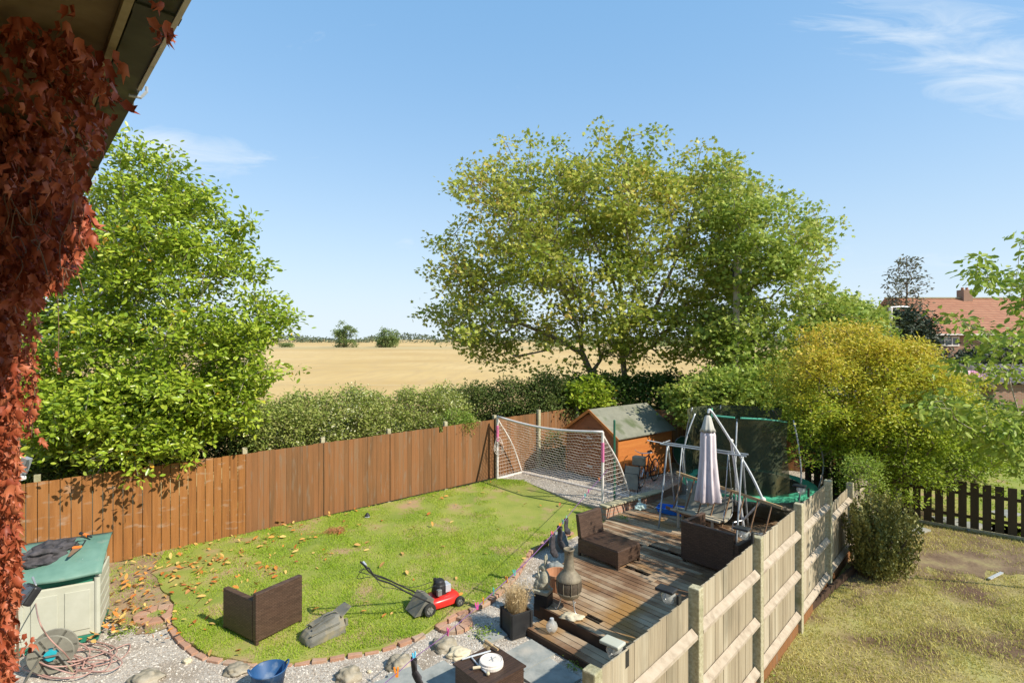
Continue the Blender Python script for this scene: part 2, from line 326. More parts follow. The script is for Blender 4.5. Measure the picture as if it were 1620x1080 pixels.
        for md in mods:
            q = o.modifiers.new(md[0], md[0])
            for k, v in md[1].items(): setattr(q, k, v)
        return o
def one(name, label, cat, mb, m, group=None, **k):
    o = mb.build(name, m, **k); tagp(o, label, cat, group); return o
def setting(name, mb, m, kind='structure', label=None, cat=None):
    o = mb.build(name, m); o['kind'] = kind
    if label: o['label'] = label; o['category'] = cat
    return o
def copy_thing(root, loc, rz, label):
    r = root.copy(); C.objects.link(r); r.location = loc; r.rotation_euler = (0, 0, rz); r['label'] = label
    for ch in list(root.children):
        c = ch.copy(); C.objects.link(c); c.parent = r
    return r
def W(px, py, z=0.0):
    Y = F*(CAMZ-z)/(py-HY); return Vector(((px-810)/F*Y, Y, z))
def D(px, py, Y): return Vector(((px-810)/F*Y, Y, CAMZ-(py-HY)*Y/F))
def gz(Y): return .031*(Y-8)
def WG(px, py):
    z = 0
    for _ in range(6): p = W(px, py, z); z = gz(p.y)
    p.z = z; return p
GA = math.atan2(.67, .74); U = Vector((math.cos(GA), math.sin(GA), 0)); V = Vector((-U.y, U.x, 0))
def UV(u, v, z=0): q = U*u + V*v; return Vector((q.x, q.y, z))
def catmull(pts, k=8):
    P = [Vector(p) for p in pts]; P = [P[0]*2-P[1]]+P+[P[-1]*2-P[-2]]; out = []
    for i in range(1, len(P)-2):
        for j in range(k):
            t = j/k; a, b, c, d = P[i-1:i+3]
            out.append(.5*((2*b)+(-a+c)*t+(2*a-5*b+4*c-d)*t*t+(-a+3*b-3*c+d)*t**3))
    return out+[P[-2]]

# ---- foliage
def mesh_np(name, v, f, m, parent=None, smooth=False):
    """v (n,3); f (m,k) all same k"""
    me = bpy.data.meshes.new(name); k = f.shape[1]
    me.vertices.add(len(v)); me.vertices.foreach_set('co', v.astype(np.float32).ravel())
    me.loops.add(f.size); me.loops.foreach_set('vertex_index', f.astype(np.int32).ravel())
    me.polygons.add(len(f)); me.polygons.foreach_set('loop_start', np.arange(0, f.size, k, dtype=np.int32))
    me.update(calc_edges=True); me.validate()
    return link(name, me, m, parent, world=parent is not None)
def unit(a): return a/np.maximum(1e-9, np.linalg.norm(a, axis=1, keepdims=True))
def leaf_arr(pos, size, shape='oval', up=1.0, droop=0.0, outdir=None, r=None):
    r = r or rng
    n = len(pos)
    ax = r.normal(size=(n, 3)); ax[:, 2] = ax[:, 2]*.5-droop
    if outdir is not None: ax = ax + outdir*1.1
    ax = unit(ax)
    nr = r.normal(size=(n, 3)); nr[:, 2] += up*1.3
    nr = unit(nr - ax*(nr*ax).sum(1, keepdims=True)); sd = np.cross(ax, nr)
    if shape == 'oval':
        tv = np.array([(0, 0, 0), (.24, .5, .05), (0, 1, -.08), (-.24, .5, .05), (0, .5, -.02)]); tf = np.array([(0, 1, 2, 4), (0, 4, 2, 3)])
    elif shape == 'leaf':
        tv = np.array([(0, 0, 0), (.16, .2, .04), (.24, .52, .05), (.15, .82, 0), (0, 1, -.08), (-.15, .82, 0), (-.24, .52, .05), (-.16, .2, .04), (0, .5, -.03)])
        tf = np.array([(0, 1, 2, 8), (8, 2, 3, 4), (8, 4, 5, 6), (0, 8, 6, 7)])
    elif shape == 'blade':
        tv = np.array([(-.5, 0, 0), (.5, 0, 0), (0, 1, 0)]); tf = np.array([(0, 1, 2)])
    elif shape == 'maple':
        tv = np.array([(0, 0, 0), (.42, .1, -.06), (.25, .4, 0), (.5, .72, -.1), (.16, .66, 0), (0, 1.05, -.08), (-.16, .66, 0), (-.5, .72, -.1), (-.25, .4, 0), (-.42, .1, -.06)])
        tv = tv*np.array([1, .9, 1]); tf = np.array([(0, 1, 2, 3, 4, 5, 6, 7, 8, 9)])
    elif shape == 'creeper':
        tv = np.array([(0, 0, 0), (.30, .08, -.1), (.34, .42, -.02), (.42, .66, -.16), (.14, .62, .02), (0, 1.1, -.14), (-.14, .62, .02), (-.42, .66, -.16), (-.34, .42, -.02), (-.30, .08, -.1), (0, .5, .06)])*np.array([.72, 1.05, 1.7])
        tf = np.array([(0, 1, 2, 10), (10, 2, 3, 4), (10, 4, 5, 6), (10, 6, 7, 8), (10, 8, 9, 0)])
    size = np.asarray(size).reshape(-1, 1, 1)*np.ones((n, 1, 1))
    fr = np.stack([sd, ax, nr], 1)                         # n,3,3
    v = pos[:, None, :] + np.einsum('kc,ncd->nkd', tv, fr)*size
    f = tf[None]+(np.arange(n)*len(tv))[:, None, None]
    return v.reshape(-1, 3), f.reshape(-1, tf.shape[1])
def pip(x, y, poly):
    x = np.asarray(x); y = np.asarray(y); ins = np.zeros(x.shape, bool); n = len(poly)
    for i in range(n):
        x0, y0 = poly[i]; x1, y1 = poly[(i+1) % n]
        c = ((y0 > y) != (y1 > y)) & (x < (x1-x0)*(y-y0)/((y1-y0) or 1e-9)+x0); ins ^= c
    return ins
def edged(x, y, poly):
    d = np.full(x.shape, 1e9)
    for i in range(len(poly)):
        a = np.array(poly[i], float); b = np.array(poly[(i+1) % len(poly)], float); ab = b-a; L = (ab*ab).sum() or 1
        t = np.clip(((x-a[0])*ab[0]+(y-a[1])*ab[1])/L, 0, 1)
        d = np.minimum(d, np.hypot(x-a[0]-t*ab[0], y-a[1]-t*ab[1]))
    return d
def sample(poly, n, Y, thick, shell=.5, r=None):
    """points inside the crown whose middle section has this outline at depth Y; rounded in depth"""
    r = r or rng; P = np.array(poly, float); out = []
    while len(out) < n:
        x = r.uniform(P[:, 0].min(), P[:, 0].max(), n*3); y = r.uniform(P[:, 1].min(), P[:, 1].max(), n*3)
        k = pip(x, y, poly); x, y = x[k], y[k]; d = edged(x, y, poly); dm = d.max()
        h = thick*np.sqrt(np.clip(1-(1-np.clip(d/dm, 0, 1))**2, .03, 1))
        q = r.uniform(-1, 1, len(x)); q = np.sign(q)*np.abs(q)**shell
        yy = (Y(x) if callable(Y) else Y) + q*h
        out += list(zip((x-810)/F*yy, yy, CAMZ-(y-HY)/F*yy))
    return np.array(out[:n])
def clumps(poly, K, n, Y, thick, r, flat=.35, shell=.6):
    c = sample(poly, K, Y, thick, shell); c = np.repeat(c, n, 0); o = rng.normal(size=c.shape)*r; o[:, 2] = o[:, 2]*flat-.28*(o[:, 0]**2+o[:, 1]**2)/r
    return c+o
def grow(base_lines, tips, seg=.5, alpha=.35, sag=.1, rmin=.006, e=2.3, jit=.06, nseg=5):
    pos = []; par = []; pl = []
    for line, parent in base_lines:
        last = parent
        for p in line:
            p = np.array(p, float)
            pl.append(0 if last is None or last < 0 else pl[last]+np.linalg.norm(p-pos[last]))
            pos.append(p); par.append(-1 if last is None else last); last = len(pos)-1
    b0 = pos[0]; order = np.argsort(np.linalg.norm(tips-b0, axis=1)); tipid = []
    PA = np.zeros((200000, 3)); PL = np.zeros(200000); n = len(pos); PA[:n] = pos; PL[:n] = pl; PR = list(par)
    for i in order:
        t = tips[i]; c = np.linalg.norm(PA[:n]-t, axis=1)+alpha*PL[:n]; j = int(np.argmin(c))
        a = PA[j].copy(); L = np.linalg.norm(t-a); k = max(1, int(L/seg)); last = j
        for q in range(1, k+1):
            s = q/k; p = a+(t-a)*s; p[2] -= sag*L*math.sin(math.pi*s)
            if q < k: p += rng.normal(size=3)*jit*seg
            PA[n] = p; PL[n] = PL[last]+L/k; PR.append(last); last = n; n += 1
        tipid.append(last)
    A = np.zeros(n); ch = np.zeros(n)
    for i in range(n-1, -1, -1):
        if A[i] == 0: A[i] = rmin**e
        if PR[i] >= 0: A[PR[i]] += A[i]
    rad = A**(1/e)
    idx = [i for i in range(n) if PR[i] >= 0]; a = PA[[PR[i] for i in idx]]; b = PA[idx]
    ra = np.minimum(rad[[PR[i] for i in idx]], rad[idx]*1.35); rb = rad[idx]
    d = unit(b-a); u = unit(np.cross(d, np.where(np.abs(d[:, 2:3]) > .9, [[1., 0, 0]], [[0, 0, 1.]]))); w_ = np.cross(d, u)
    vs = []
    for p, rr in ((a, ra), (b, rb)):
        for j in range(nseg):
            an = 2*math.pi*j/nseg; vs.append(p+(u*math.cos(an)+w_*math.sin(an))*rr[:, None])
    v = np.stack(vs, 1).reshape(-1, 3); k = len(idx)
    f = np.array([(j, (j+1) % nseg, nseg+(j+1) % nseg, nseg+j) for j in range(nseg)])[None]+(np.arange(k)*2*nseg)[:, None, None]
    return v, f.reshape(-1, 4)
def foliage(tips, per, spread, size, shape, up=1.0, droop=0.0, centre=None, flat=.6):
    n = len(tips)*per; c = np.repeat(tips, per, 0)
    off = rng.normal(size=(n, 3))*spread*np.array([1, 1, flat]); pos = c+off
    od = unit(off+1e-6)
    return leaf_arr(pos, size*rng.uniform(.6, 1.25, n), shape, up, droop, od)
def plant(name, label, cat, base, tips, leafm, barkm, per, spread, size, shape='oval', lines=None, group=None, up=1.0, droop=0.0, flat=.6,
          trunkname='trunk', crown='crown', seg=.5, alpha=.35, rmin=.006, sag=.1):
    t = T(name, label, cat, base, 0, group)
    v, f = foliage(tips, per, spread, size, shape, up, droop, flat=flat); mesh_np(crown, v, f, leafm, t)
    v, f = grow(lines or [([base, Vector(base)+Vector((0, 0, .3))], None)], tips, seg, alpha, sag, rmin); mesh_np(trunkname, v, f, barkm, t)
    return t

# ================================================================ GROUND
def flat(pts, z): return MB().add([(p[0], p[1], z if z is not None else gz(p[1])) for p in pts], [tuple(range(len(pts)))])
mb = MB()   # one big sheet to the horizon
xs = [-3000, -600, -150, -40, -10, 10, 40, 150, 600, 3000]; ys = [-200, -20, 8, 20, 40, 80, 160, 300, 700, 5000]
for i in range(9):
    for j in range(9): mb.add([(xs[i], ys[j], -.12), (xs[i+1], ys[j], -.12), (xs[i+1], ys[j+1], -.12), (xs[i], ys[j+1], -.12)], [(0, 1, 2, 3)])
setting('stubble_field', mb, 'field')
setting('far_field', MB().add([(-400, 246, -.1), (600, 236, -.1), (600, 330, -.1), (-400, 330, -.1)], [(0, 1, 2, 3)]), 'field2')
M['tram'] = mat('tramline_straw', [(.46, .32, .14), (.56, .41, .2)], .5, (1, 1, 1), 1)
mb = MB()
for k in range(9):
    y0 = 30+k*24; mb.add([(-260, y0+14, -.114), (420, y0-26, -.114), (420, y0-25.2, -.114), (-260, y0+14.8, -.114)], [(0, 1, 2, 3)])
setting('field_tramlines', mb, 'tram')
# garden fences, plan
LF = lambda s, z=0: Vector((-7.9+.78*s, 10.7+.626*s, z))      # left fence line
RF = lambda s, z=0: Vector((1.86+.67*s, 5.5+.743*s, z))        # right fence line
CA = LF(13.9); CB = RF(14.7)
garden = [LF(-6), LF(0), CA, CB, RF(-9), (-9, -5)]
setting('gravel_yard', flat([(p[0], p[1]) for p in garden], -.06), 'gravel')
lawn_px = [(262, 871), (240, 905), (262, 935), (276, 952), (272, 978), (288, 1008), (330, 1036), (420, 1046), (510, 1039), (600, 1022), (660, 1003), (690, 985), (728, 965),
           (765, 950), (800, 922), (822, 895), (838, 868), (868, 850), (905, 838), (935, 818), (952, 803), (900, 787), (850, 770), (830, 759), (787, 757)]
LP = [WG(*p) for p in lawn_px]
LPx = [(p.x, p.y) for p in LP]
def ragged(pts, amp=.1, step=.18):
    out = []
    for a, b in zip(pts, pts[1:]+pts[:1]):
        a, b = Vector((a[0], a[1], 0)), Vector((b[0], b[1], 0)); k = max(1, int((b-a).length/step)); n_ = Vector((-(b-a).y, (b-a).x, 0)).normalized()
        for q in range(k): p = a.lerp(b, q/k)+n_*amp*noise.noise(a.lerp(b, q/k)*3.1)*2; out.append((p.x, p.y))
    return out
bord = ragged(LPx, .045, .15)
lw = MB(); n = len(bord); lw.add([(x, y, gz(y)) for x, y in bord]+[(x, y, -.1) for x, y in bord], [tuple(range(n))]+[(i, (i+1) % n, n+(i+1) % n, n+i) for i in range(n)])
setting('lawn', lw, 'lawnsoil')
dirt = [LF(-1.9), LF(0), LF(1.6)]+[WG(*p) for p in ((255, 905), (280, 945), (276, 985), (235, 998), (196, 985), (150, 960))]
dirt = ragged([(p[0], p[1]) for p in dirt], .12)
mb = MB(); mb.add([(x, y, -.052+min(1, max(0, (y-8.2)/1.6))*(gz(y)+.040)) for x, y in dirt], [tuple(range(len(dirt)))]); setting('bare_soil', mb, 'soil')
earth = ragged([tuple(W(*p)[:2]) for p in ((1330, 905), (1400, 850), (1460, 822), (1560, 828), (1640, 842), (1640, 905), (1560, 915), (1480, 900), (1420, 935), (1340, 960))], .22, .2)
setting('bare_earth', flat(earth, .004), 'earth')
# raised pad behind lawn
wA = W(956, 803, .3); wB = W(1043, 779, .3)
pad = [W(787, 757, .25), W(830, 761, .25), W(900, 789, .25), W(952, 803, .25), (wA.x, wA.y), (wB.x, wB.y), (wB.x+.9, wB.y+1.1), RF(14.6), CA, LF(9.6)]
pad = [(p[0], p[1]) for p in pad]
pp = MB(); n = len(pad); pp.add([(x, y, .25) for x, y in pad]+[(x, y, -.1) for x, y in pad], [tuple(range(n))]+[(i, (i+1) % n, n+(i+1) % n, n+i) for i in range(n)])
setting('gravel_pad', pp, 'gravel')
# neighbour's ground
nb = [RF(-9), RF(14.7), (13, 30), (70, 34), (70, -10), (0, -12)]
setting('neighbour_lawn', flat([(p[0], p[1]) for p in nb], 0.0), 'drysoil')
PK0 = Vector((8.6, 14.3, 0)); PK1 = Vector((13.4, 10.3, 0)); pd = (PK1-PK0).normalized()
far_green = [PK0+pd*-1.2+Vector((.15, .1, 0)), PK1+pd*3, (60, 12), (60, 30), (14, 28)]
setting('green_lawn_beyond', flat([(p[0], p[1]) for p in far_green], .004), 'lawnsoil')

def blades(name, poly, n, zf, wdt, hgt, m, dens=None, label='', hk=None):
    P = np.array(poly); x = rng.uniform(P[:, 0].min(), P[:, 0].max(), n); y = rng.uniform(P[:, 1].min(), P[:, 1].max(), n)
    k = pip(x, y, poly); x, y = x[k], y[k]
    d = np.array([noise.noise(Vector((a*.9, b*.9, 0)))*.6+noise.noise(Vector((a*3, b*3, 5)))*.5 for a, b in zip(x, y)])
    k = rng.uniform(-.5, .7, len(x)) > d*1.3+(dens(x, y) if dens else 0); x, y, d = x[k], y[k], d[k]
    n = len(x); z = zf(y)-.004; th = rng.uniform(0, 2*math.pi, n); wd = wdt*rng.uniform(.6, 1.4, n)/2; h = hgt*rng.uniform(.5, 1.3, n)*(1-d*.4)
    lx, ly = rng.normal(size=(2, n))*h*.5
    a = np.stack([x-np.cos(th)*wd, y-np.sin(th)*wd, z], 1); b = np.stack([x+np.cos(th)*wd, y+np.sin(th)*wd, z], 1); c = np.stack([x+lx, y+ly, z+h], 1)
    v = np.stack([a, b, c], 1).reshape(-1, 3); f = np.arange(3*n).reshape(-1, 3)
    o = mesh_np(name, v, f, m); tagp(o, label, 'grass', kind='stuff'); return o
gzv = lambda y: .031*(y-8)
bare = lambda x, y: 1.5*np.exp(-((x-.6)**2/3+(y-13.7)**2/1.3))+.5*np.exp(-((x+.2)**2/9+(y-15)**2/.6))+.8*np.exp(-((x+6.3)**2/.8+(y-9.6)**2/1.5))+.35*np.exp(-((x+4.5)**2/6+(y-12)**2/2))
blades('lawn_grass', LPx, 440000, gzv, .012, .035, 'blade', bare, 'short bright green mown grass of the main lawn')
nbp = [(p[0], p[1]) for p in (RF(-1), RF(13), PK0, PK1, (13, 5), (4, 3))]
blades('dry_lawn_grass', nbp, 340000, lambda y: y*0, .014, .045, 'dryblade', lambda x, y: 1.0*np.exp(-((x-9)**2/6+(y-10.9)**2/.8))-.3, 'straw coloured patchy grass of the neighbouring garden')
blades('soil_grass', dirt, 26000, lambda y: -.052+np.clip((y-8.2)/1.6, 0, 1)*(gzv(y)+.040), .012, .04, 'blade', lambda x, y: .35, 'sparse grass tufts on the bare soil by the fence')
blades('green_grass_beyond_fence', [(p[0], p[1]) for p in far_green if p[0] < 40]+[(30, 20)], 60000, lambda y: y*0+.004, .03, .06, 'blade', None, 'green grass beyond the dark picket fence')

def stonefield(name, poly, n, z, smin, smax, label, excl=()):
    P = np.array(poly); x = rng.uniform(P[:, 0].min(), P[:, 0].max(), n); y = rng.uniform(P[:, 1].min(), P[:, 1].max(), n)
    k = pip(x, y, poly)
    for e in excl: k &= ~pip(x, y, e)
    x, y = x[k], y[k]; n = len(x)
    o8 = np.array([(1, 0, 0), (0, 1, 0), (-1, 0, 0), (0, -1, 0), (0, 0, .7), (0, 0, -.7)]); f8 = np.array([(0, 1, 4), (1, 2, 4), (2, 3, 4), (3, 0, 4)])
    s = rng.uniform(smin, smax, (n, 1, 1))*rng.uniform(.6, 1.3, (n, 6, 1)); a = rng.uniform(0, 6.28, n)
    rot = np.zeros((n, 3, 3)); rot[:, 0, 0] = np.cos(a); rot[:, 0, 1] = np.sin(a); rot[:, 1, 0] = -np.sin(a); rot[:, 1, 1] = np.cos(a); rot[:, 2, 2] = 1
    v = np.einsum('kc,ncd->nkd', o8, rot)*s; v[:, :, 0] += x[:, None]; v[:, :, 1] += y[:, None]; v[:, :, 2] += z+smin*.25
    f = f8[None]+(np.arange(n)*6)[:, None, None]
    o = mesh_np(name, v.reshape(-1, 3), f.reshape(-1, 3), 'stones'); tagp(o, label, 'gravel', kind='stuff'); return o
deckuv = [(6.19, 6.26), (8.27, 7.33), (10.5, 8.12), (13.2, 8.12), (13.2, 3.5), (6.19, 2.95)]
deckxy = [tuple(UV(*p)[:2]) for p in deckuv]
patio_px = [(560, 1100), (640, 1075), (700, 1040), (790, 985), (850, 1000), (960, 1075), (940, 1200)]
patio = [tuple(W(a, b, -.055)[:2]) for a, b in patio_px]
near = [tuple(W(*p, -.06)[:2]) for p in ((20, 1000), (100, 880), (180, 889), (960, 789), (975, 1050), (1010, 1160), (-80, 1160))]
stonefield('gravel_stones', near, 80000, -.06, .008, .02, 'pale loose gravel between the lawn edging and the house', [LPx, deckxy, dirt])
stonefield('soil_stones', dirt, 2600, -.045, .01, .022, 'scattered pale stones trodden into the bare soil')
stonefield('gravel_stones', pad, 26000, .25, .012, .024, 'grey gravel on the raised pad under the goal and around the shed')
# patio slabs
for i, (cx, cy, a, b, rz, lab) in enumerate(((835, 1035, .62, .5, .75, 'grey square paving slab right of the wicker table'), (870, 1070, .6, .6, .75, 'stained grey paving slab beside the weathered fence foot'),
        (700, 1072, .5, .6, .8, 'blue grey paving slab left of the wicker table'), (650, 1078, .45, .6, .6, 'sandy paving slab under the hanging black sock'), (790, 1000, .7, .3, .6, 'narrow grey slab in front of the black planter'),
        (600, 1098, .5, .5, .6, 'worn sandy slab at the bottom edge below the oval rock'))):
    p = W(cx, cy, -.04); m = MB(); m.m = Matrix.Translation(p) @ Matrix.Rotation(rz, 4, 'Z')
    m.prism([(-a*.5, -b*.5), (a*.46, -b*.52), (a*.5, b*.48), (-a*.47, b*.5)], -.015, .012+.002*i); one('paving_slab', lab, 'slab', m, 'slab', 'paving slabs of the patio')
# brick edging
bl = [WG(*p) for p in lawn_px[3:19]]
cur = catmull(bl, 10); mb = MB(); acc = 0; last = cur[0]
for p in cur[1:]:
    d = p-last
    if d.length >= .205:
        rz = math.atan2(d.y, d.x); mb.m = Matrix.Translation(Vector(((p.x+last.x)/2, (p.y+last.y)/2, gz(p.y)-.02))) @ Matrix.Rotation(rz+rnd.uniform(-.07, .07), 4, 'Z')
        if rnd.random() < .9: mb.box(-.098, .098, -.07, .025, -.06, .008+rnd.uniform(-.014, .008))
        last = p
one('brick_edging', 'curving row of worn red bricks between lawn and gravel', 'edging', mb, 'brick_edge', bevel=.006)
c = W(718, 985, -.03); mb = MB()
for k in range(14):
    a0, a1 = 2*math.pi*k/14+.03, 2*math.pi*(k+1)/14-.03
    mb.prism([(c.x+r_*math.cos(a), c.y+r_*math.sin(a)) for r_, a in ((.13, a0), (.3, a0), (.3, a1), (.13, a1))], -.06, .0+rnd.uniform(-.006, .006))
one('brick_ring', 'ring of wedge bricks set flat round a gravel centre', 'brick ring', mb, 'brick_edge', bevel=.005)
c = W(248, 970, 0); mb = MB()
for k in range(9):
    a0, a1 = 2*math.pi*k/9+.04, 2*math.pi*(k+1)/9-.04
    mb.prism([(c.x+r_*math.cos(a), c.y+r_*math.sin(a)) for r_, a in ((.14, a0), (.33, a0), (.33, a1), (.14, a1))], -.06, .012+rnd.uniform(-.006, .006))
one('brick_ring', 'worn ring of bricks by the cream storage box', 'brick ring', mb, 'brick_edge', bevel=.005)

# ---------------------------------------------------------------- retaining wall
t = T('retaining_wall', 'low salmon brick retaining wall between the decking and the goal', 'wall', (wA.x, wA.y, .1))
wd = (wB-wA).normalized(); mb = MB(); mb.bar((wA.x, wA.y, .17), (wB.x, wB.y, .17), .12, .3); mb.bar(Vector((wB.x, wB.y, .17)), Vector((wB.x, wB.y, .17))+Vector((.9, 1.1, 0)), .12, .3)
mb.build('brickwork', 'wallbrick', t, world=True)
mb = MB(); q = wA-wd*.05; e = wB+wd*.05; cnt = 9
for k in range(cnt):
    a = q.lerp(e, (k+.02)/cnt); b = q.lerp(e, (k+.98)/cnt); mb.bar((a.x, a.y, .345), (b.x, b.y, .345), .24, .045)
mb.build('coping', 'concrete', t, world=True, bevel=.006)

# ---------------------------------------------------------------- decking
t = T('decking', 'weathered timber decking with missing boards', 'decking', UV(6.19, 6.2, 0))
mb = MB(); bw = .122; nB = int((13.2-6.19)/bw)
holes = []
for (x0, y0, x1, y1) in ((1025, 861, 1078, 882), (991, 893, 1030, 908), (1040, 925, 1056, 931), (925, 972, 948, 986), (1002, 858, 1014, 864)):
    a, b = W(x0, y0, .18), W(x1, y1, .18); u = (a.dot(U)+b.dot(U))/2; holes.append((u, min(a.dot(V), b.dot(V)), max(a.dot(V), b.dot(V))))
def vedge(u, pts):
    for (u0, v0), (u1, v1) in zip(pts, pts[1:]):
        if u0 <= u <= u1: return v0+(v1-v0)*(u-u0)/(u1-u0)
    return pts[-1][1]
LE = [(6.0, 6.2), (6.19, 6.26), (8.27, 7.33), (10.5, 8.1), (13.3, 8.1)]; RE = [(6, 2.95), (10.65, 3.4), (13.3, 3.65)]
for i in range(nB):
    u = 6.19+(i+.5)*bw; v1 = vedge(u, LE); v0 = vedge(u, RE)+.12; segs = [(v0, v1)]
    if rnd.random() < .6:
        c = rnd.uniform(v0+1, v1-1) if v1-v0 > 2.2 else None
        if c: segs = [(v0, c-.003), (c+.003, v1)]
    for hu, h0, h1 in holes:
        if abs(hu-u) < bw*.5:
            ns = []
            for a, b in segs:
                if h1 < a or h0 > b: ns.append((a, b)); continue
                if h0 > a: ns.append((a, h0))
                if h1 < b: ns.append((h1, b))
            segs = ns
    for a, b in segs:
        tw = rnd.uniform(-.004, .004); mb.m = Matrix.Translation(UV(u, (a+b)/2, .168)+Vector((0, 0, tw))) @ Matrix.Rotation(GA+rnd.uniform(-.002, .002), 4, 'Z')
        L = (b-a)/2
        for (x0, x1, z) in ((-.055, .055, .012),): mb.box(x0, x1, -L, L, -.014, z)
mb.build('deck_boards', 'deck', t, world=True, bevel=.003)
mb = MB()
for i in range(6):
    v = 3.3+i*.9
    ua = 6.25 if v < 6.2 else 6.25+(v-6.2)*2; mb.bar(UV(ua, v, .09), UV(13.1, v, .09), .05, .12)
mb.bar(UV(6.17, 2.95, .08), UV(6.17, 6.28, .08), .025, .2); mb.build('deck_joists', 'deckdark', t, world=True)
mb = MB()
for k in range(3): mb.bar(UV(5.78+.125*k, 2.95, .048+.002*k), UV(5.78+.125*k, 6.02-.02*k, .048), .115, .028)
mb.build('step', 'deck', t, world=True, bevel=.003)
mb = MB(); mb.bar(UV(5.72, 2.95, -.01), UV(5.72, 6.04, -.01), .025, .1); mb.build('step_riser', 'deckdark', t, world=True)

# ================================================================ HOUSE WE STAND IN (left edge)
HG = Vector((-.682, .731, 0)).normalized(); HN = Vector((HG.y, -HG.x, 0))
def H(s, n, z): q = HG*s+HN*n; return Vector((q.x, q.y, z))
EZ = 5.43
t = T('brick_house', 'dark end of the house with creeper covered eaves at the left edge', 'house', H(5.5, -.06, 0))
def hbox(mb, s0, s1, n0, n1, z0, z1):
    return mb.add([H(s, n, z) for z in (z0, z1) for n in (n0, n1) for s in (s0, s1)], [(0, 2, 3, 1), (4, 5, 7, 6), (0, 1, 5, 4), (2, 6, 7, 3), (0, 4, 6, 2), (1, 3, 7, 5)])
hbox(MB(), -6, 5.35, -8, -.06, -.1, EZ+.02).build('wall', 'render', t, world=True)
hbox(MB(), -6, 5.5, -.057, .245, EZ, EZ+.02).build('soffit', 'soffit', t, world=True)
fa = hbox(MB(), -6, 5.5, .246, .268, EZ-.025, EZ+.2).build('fascia', 'fascia', t, world=True)
g = MB()
hbox(g, -6, 5.42, .28, .385, EZ+.0, EZ+.006); hbox(g, -6, 5.42, .28, .286, EZ+.006, EZ+.08); hbox(g, -6, 5.42, .385, .391, EZ, EZ+.085)
for s in (1.9, 2.75, 3.9, 4.9): hbox(g, s, s+.05, .276, .396, EZ-.006, EZ+.09)
gt = g.build('gutter', 'gutter', t, world=True)
g = MB(); hbox(g, -6, 2.55, .377, .3915, EZ-.010, EZ-.004); g.build('glint_strip', 'glint', t, world=True)  # added strip drawing the highlight on the gutter's bottom corner
for s in (2.62, 4.3, 5.1):
    g = MB(); g.tube([H(s, .36, EZ-.012), H(s, .40, EZ-.01), H(s, .42, EZ+.02), H(s, .42, EZ+.04)], .006, 6); g.build('gutter_bracket', 'steel', t, world=True)
mb = MB(); mb.add([H(-6.2, .36, EZ+.1), H(5.7, .36, EZ+.1), H(5.7, -4, EZ+3.2), H(-6.2, -4, EZ+3.2), H(-6.2, -8.4, EZ+.1), H(5.7, -8.4, EZ+.1)], [(0, 1, 2, 3), (3, 2, 5, 4), (0, 3, 4), (1, 5, 2)])
mb.build('roof', 'roof', t, world=True)

# creeper
t = T('red_creeper', 'red autumn creeper hanging from the eaves and wall of the house', 'creeper', H(4, 0, 0))
def crz(poly, n, y0, y1, size, maxd=.40):
    out = []; P = np.array(poly)
    while len(out) < n:
        x = rng.uniform(P[:, 0].min(), P[:, 0].max()); y = rng.uniform(P[:, 1].min(), P[:, 1].max())
        if not pip(np.array([x]), np.array([y]), poly)[0]: continue
        Y = rng.uniform(y0, y1); p = D(x, y, Y); d = p.dot(HN)
        if p.z > EZ-.02 or d > maxd or d < -.05:
            k = (HN.x*(x-810)/F+HN.y)
            ymax = (EZ-.03-CAMZ)/(-(y-HY)/F) if y < HY else 9
            dd = rng.uniform(.0, .33); Y = dd/k if k > .01 else Y
            Y = min(Y, ymax, 4.2)
            if Y < y0*.85: continue
            p = D(x, y, Y)
            if p.dot(HN) < -.055: continue
        out.append(tuple(p))
    return np.array(out)
vs = []; fs = []; off = 0
for poly, n, y0, y1, size, up in (
        ([(-20, 20), (120, 30), (150, 90), (190, 130), (130, 330), (-20, 330)], 330, 1.6, 2.8, .05, .2),
        ([(90, 0), (135, 0), (140, 100), (120, 90)], 6, 1.5, 1.7, .06, .2),
        ([(60, 60), (195, 60), (205, 150), (150, 240), (120, 330), (60, 330)], 260, 2.0, 3.6, .058, .2),
        ([(230, 0), (285, 0), (265, 60), (240, 50)], 12, 1.6, 1.8, .045, .2),
        ([(-20, 180), (70, 200), (110, 250), (140, 330), (148, 370), (125, 400), (95, 450), (30, 480), (-20, 480)], 3600, 2.3, 4.15, .062, .1),
        ([(100, 300), (150, 330), (145, 380), (110, 420), (80, 420)], 500, 3.7, 4.15, .06, .1),
        ([(-20, 440), (32, 470), (26, 700), (28, 900), (14, 1090), (-20, 1090)], 4600, 2.4, 4.3, .06, .1),
        ([(42, 480), (58, 500), (56, 560), (60, 600), (58, 690), (42, 690), (34, 600)], 110, 4.0, 4.2, .07, .1),
        ([(34, 440), (80, 440), (70, 480), (36, 500)], 60, 3.9, 4.2, .07, .1),
        ([(64, 690), (70, 690), (70, 705), (62, 705)], 3, 4.0, 4.2, .06, .1),
        ([(86, 540), (96, 540), (96, 590), (86, 590)], 3, 4.0, 4.2, .06, .1),
        ([(40, 990), (55, 990), (50, 1030), (30, 1030)], 6, 4.0, 4.2, .07, .1)):
    pos = crz(poly, n, y0, y1, size)
    v, f = leaf_arr(pos, size*rng.uniform(.6, 1.25, len(pos)), 'creeper', up, 2.4); vs.append(v); fs.append(f+off); off += len(v)
mesh_np('leaves', np.concatenate(vs), np.concatenate(fs), 'creeper', t)
mb = MB(); r5 = random.Random(5)
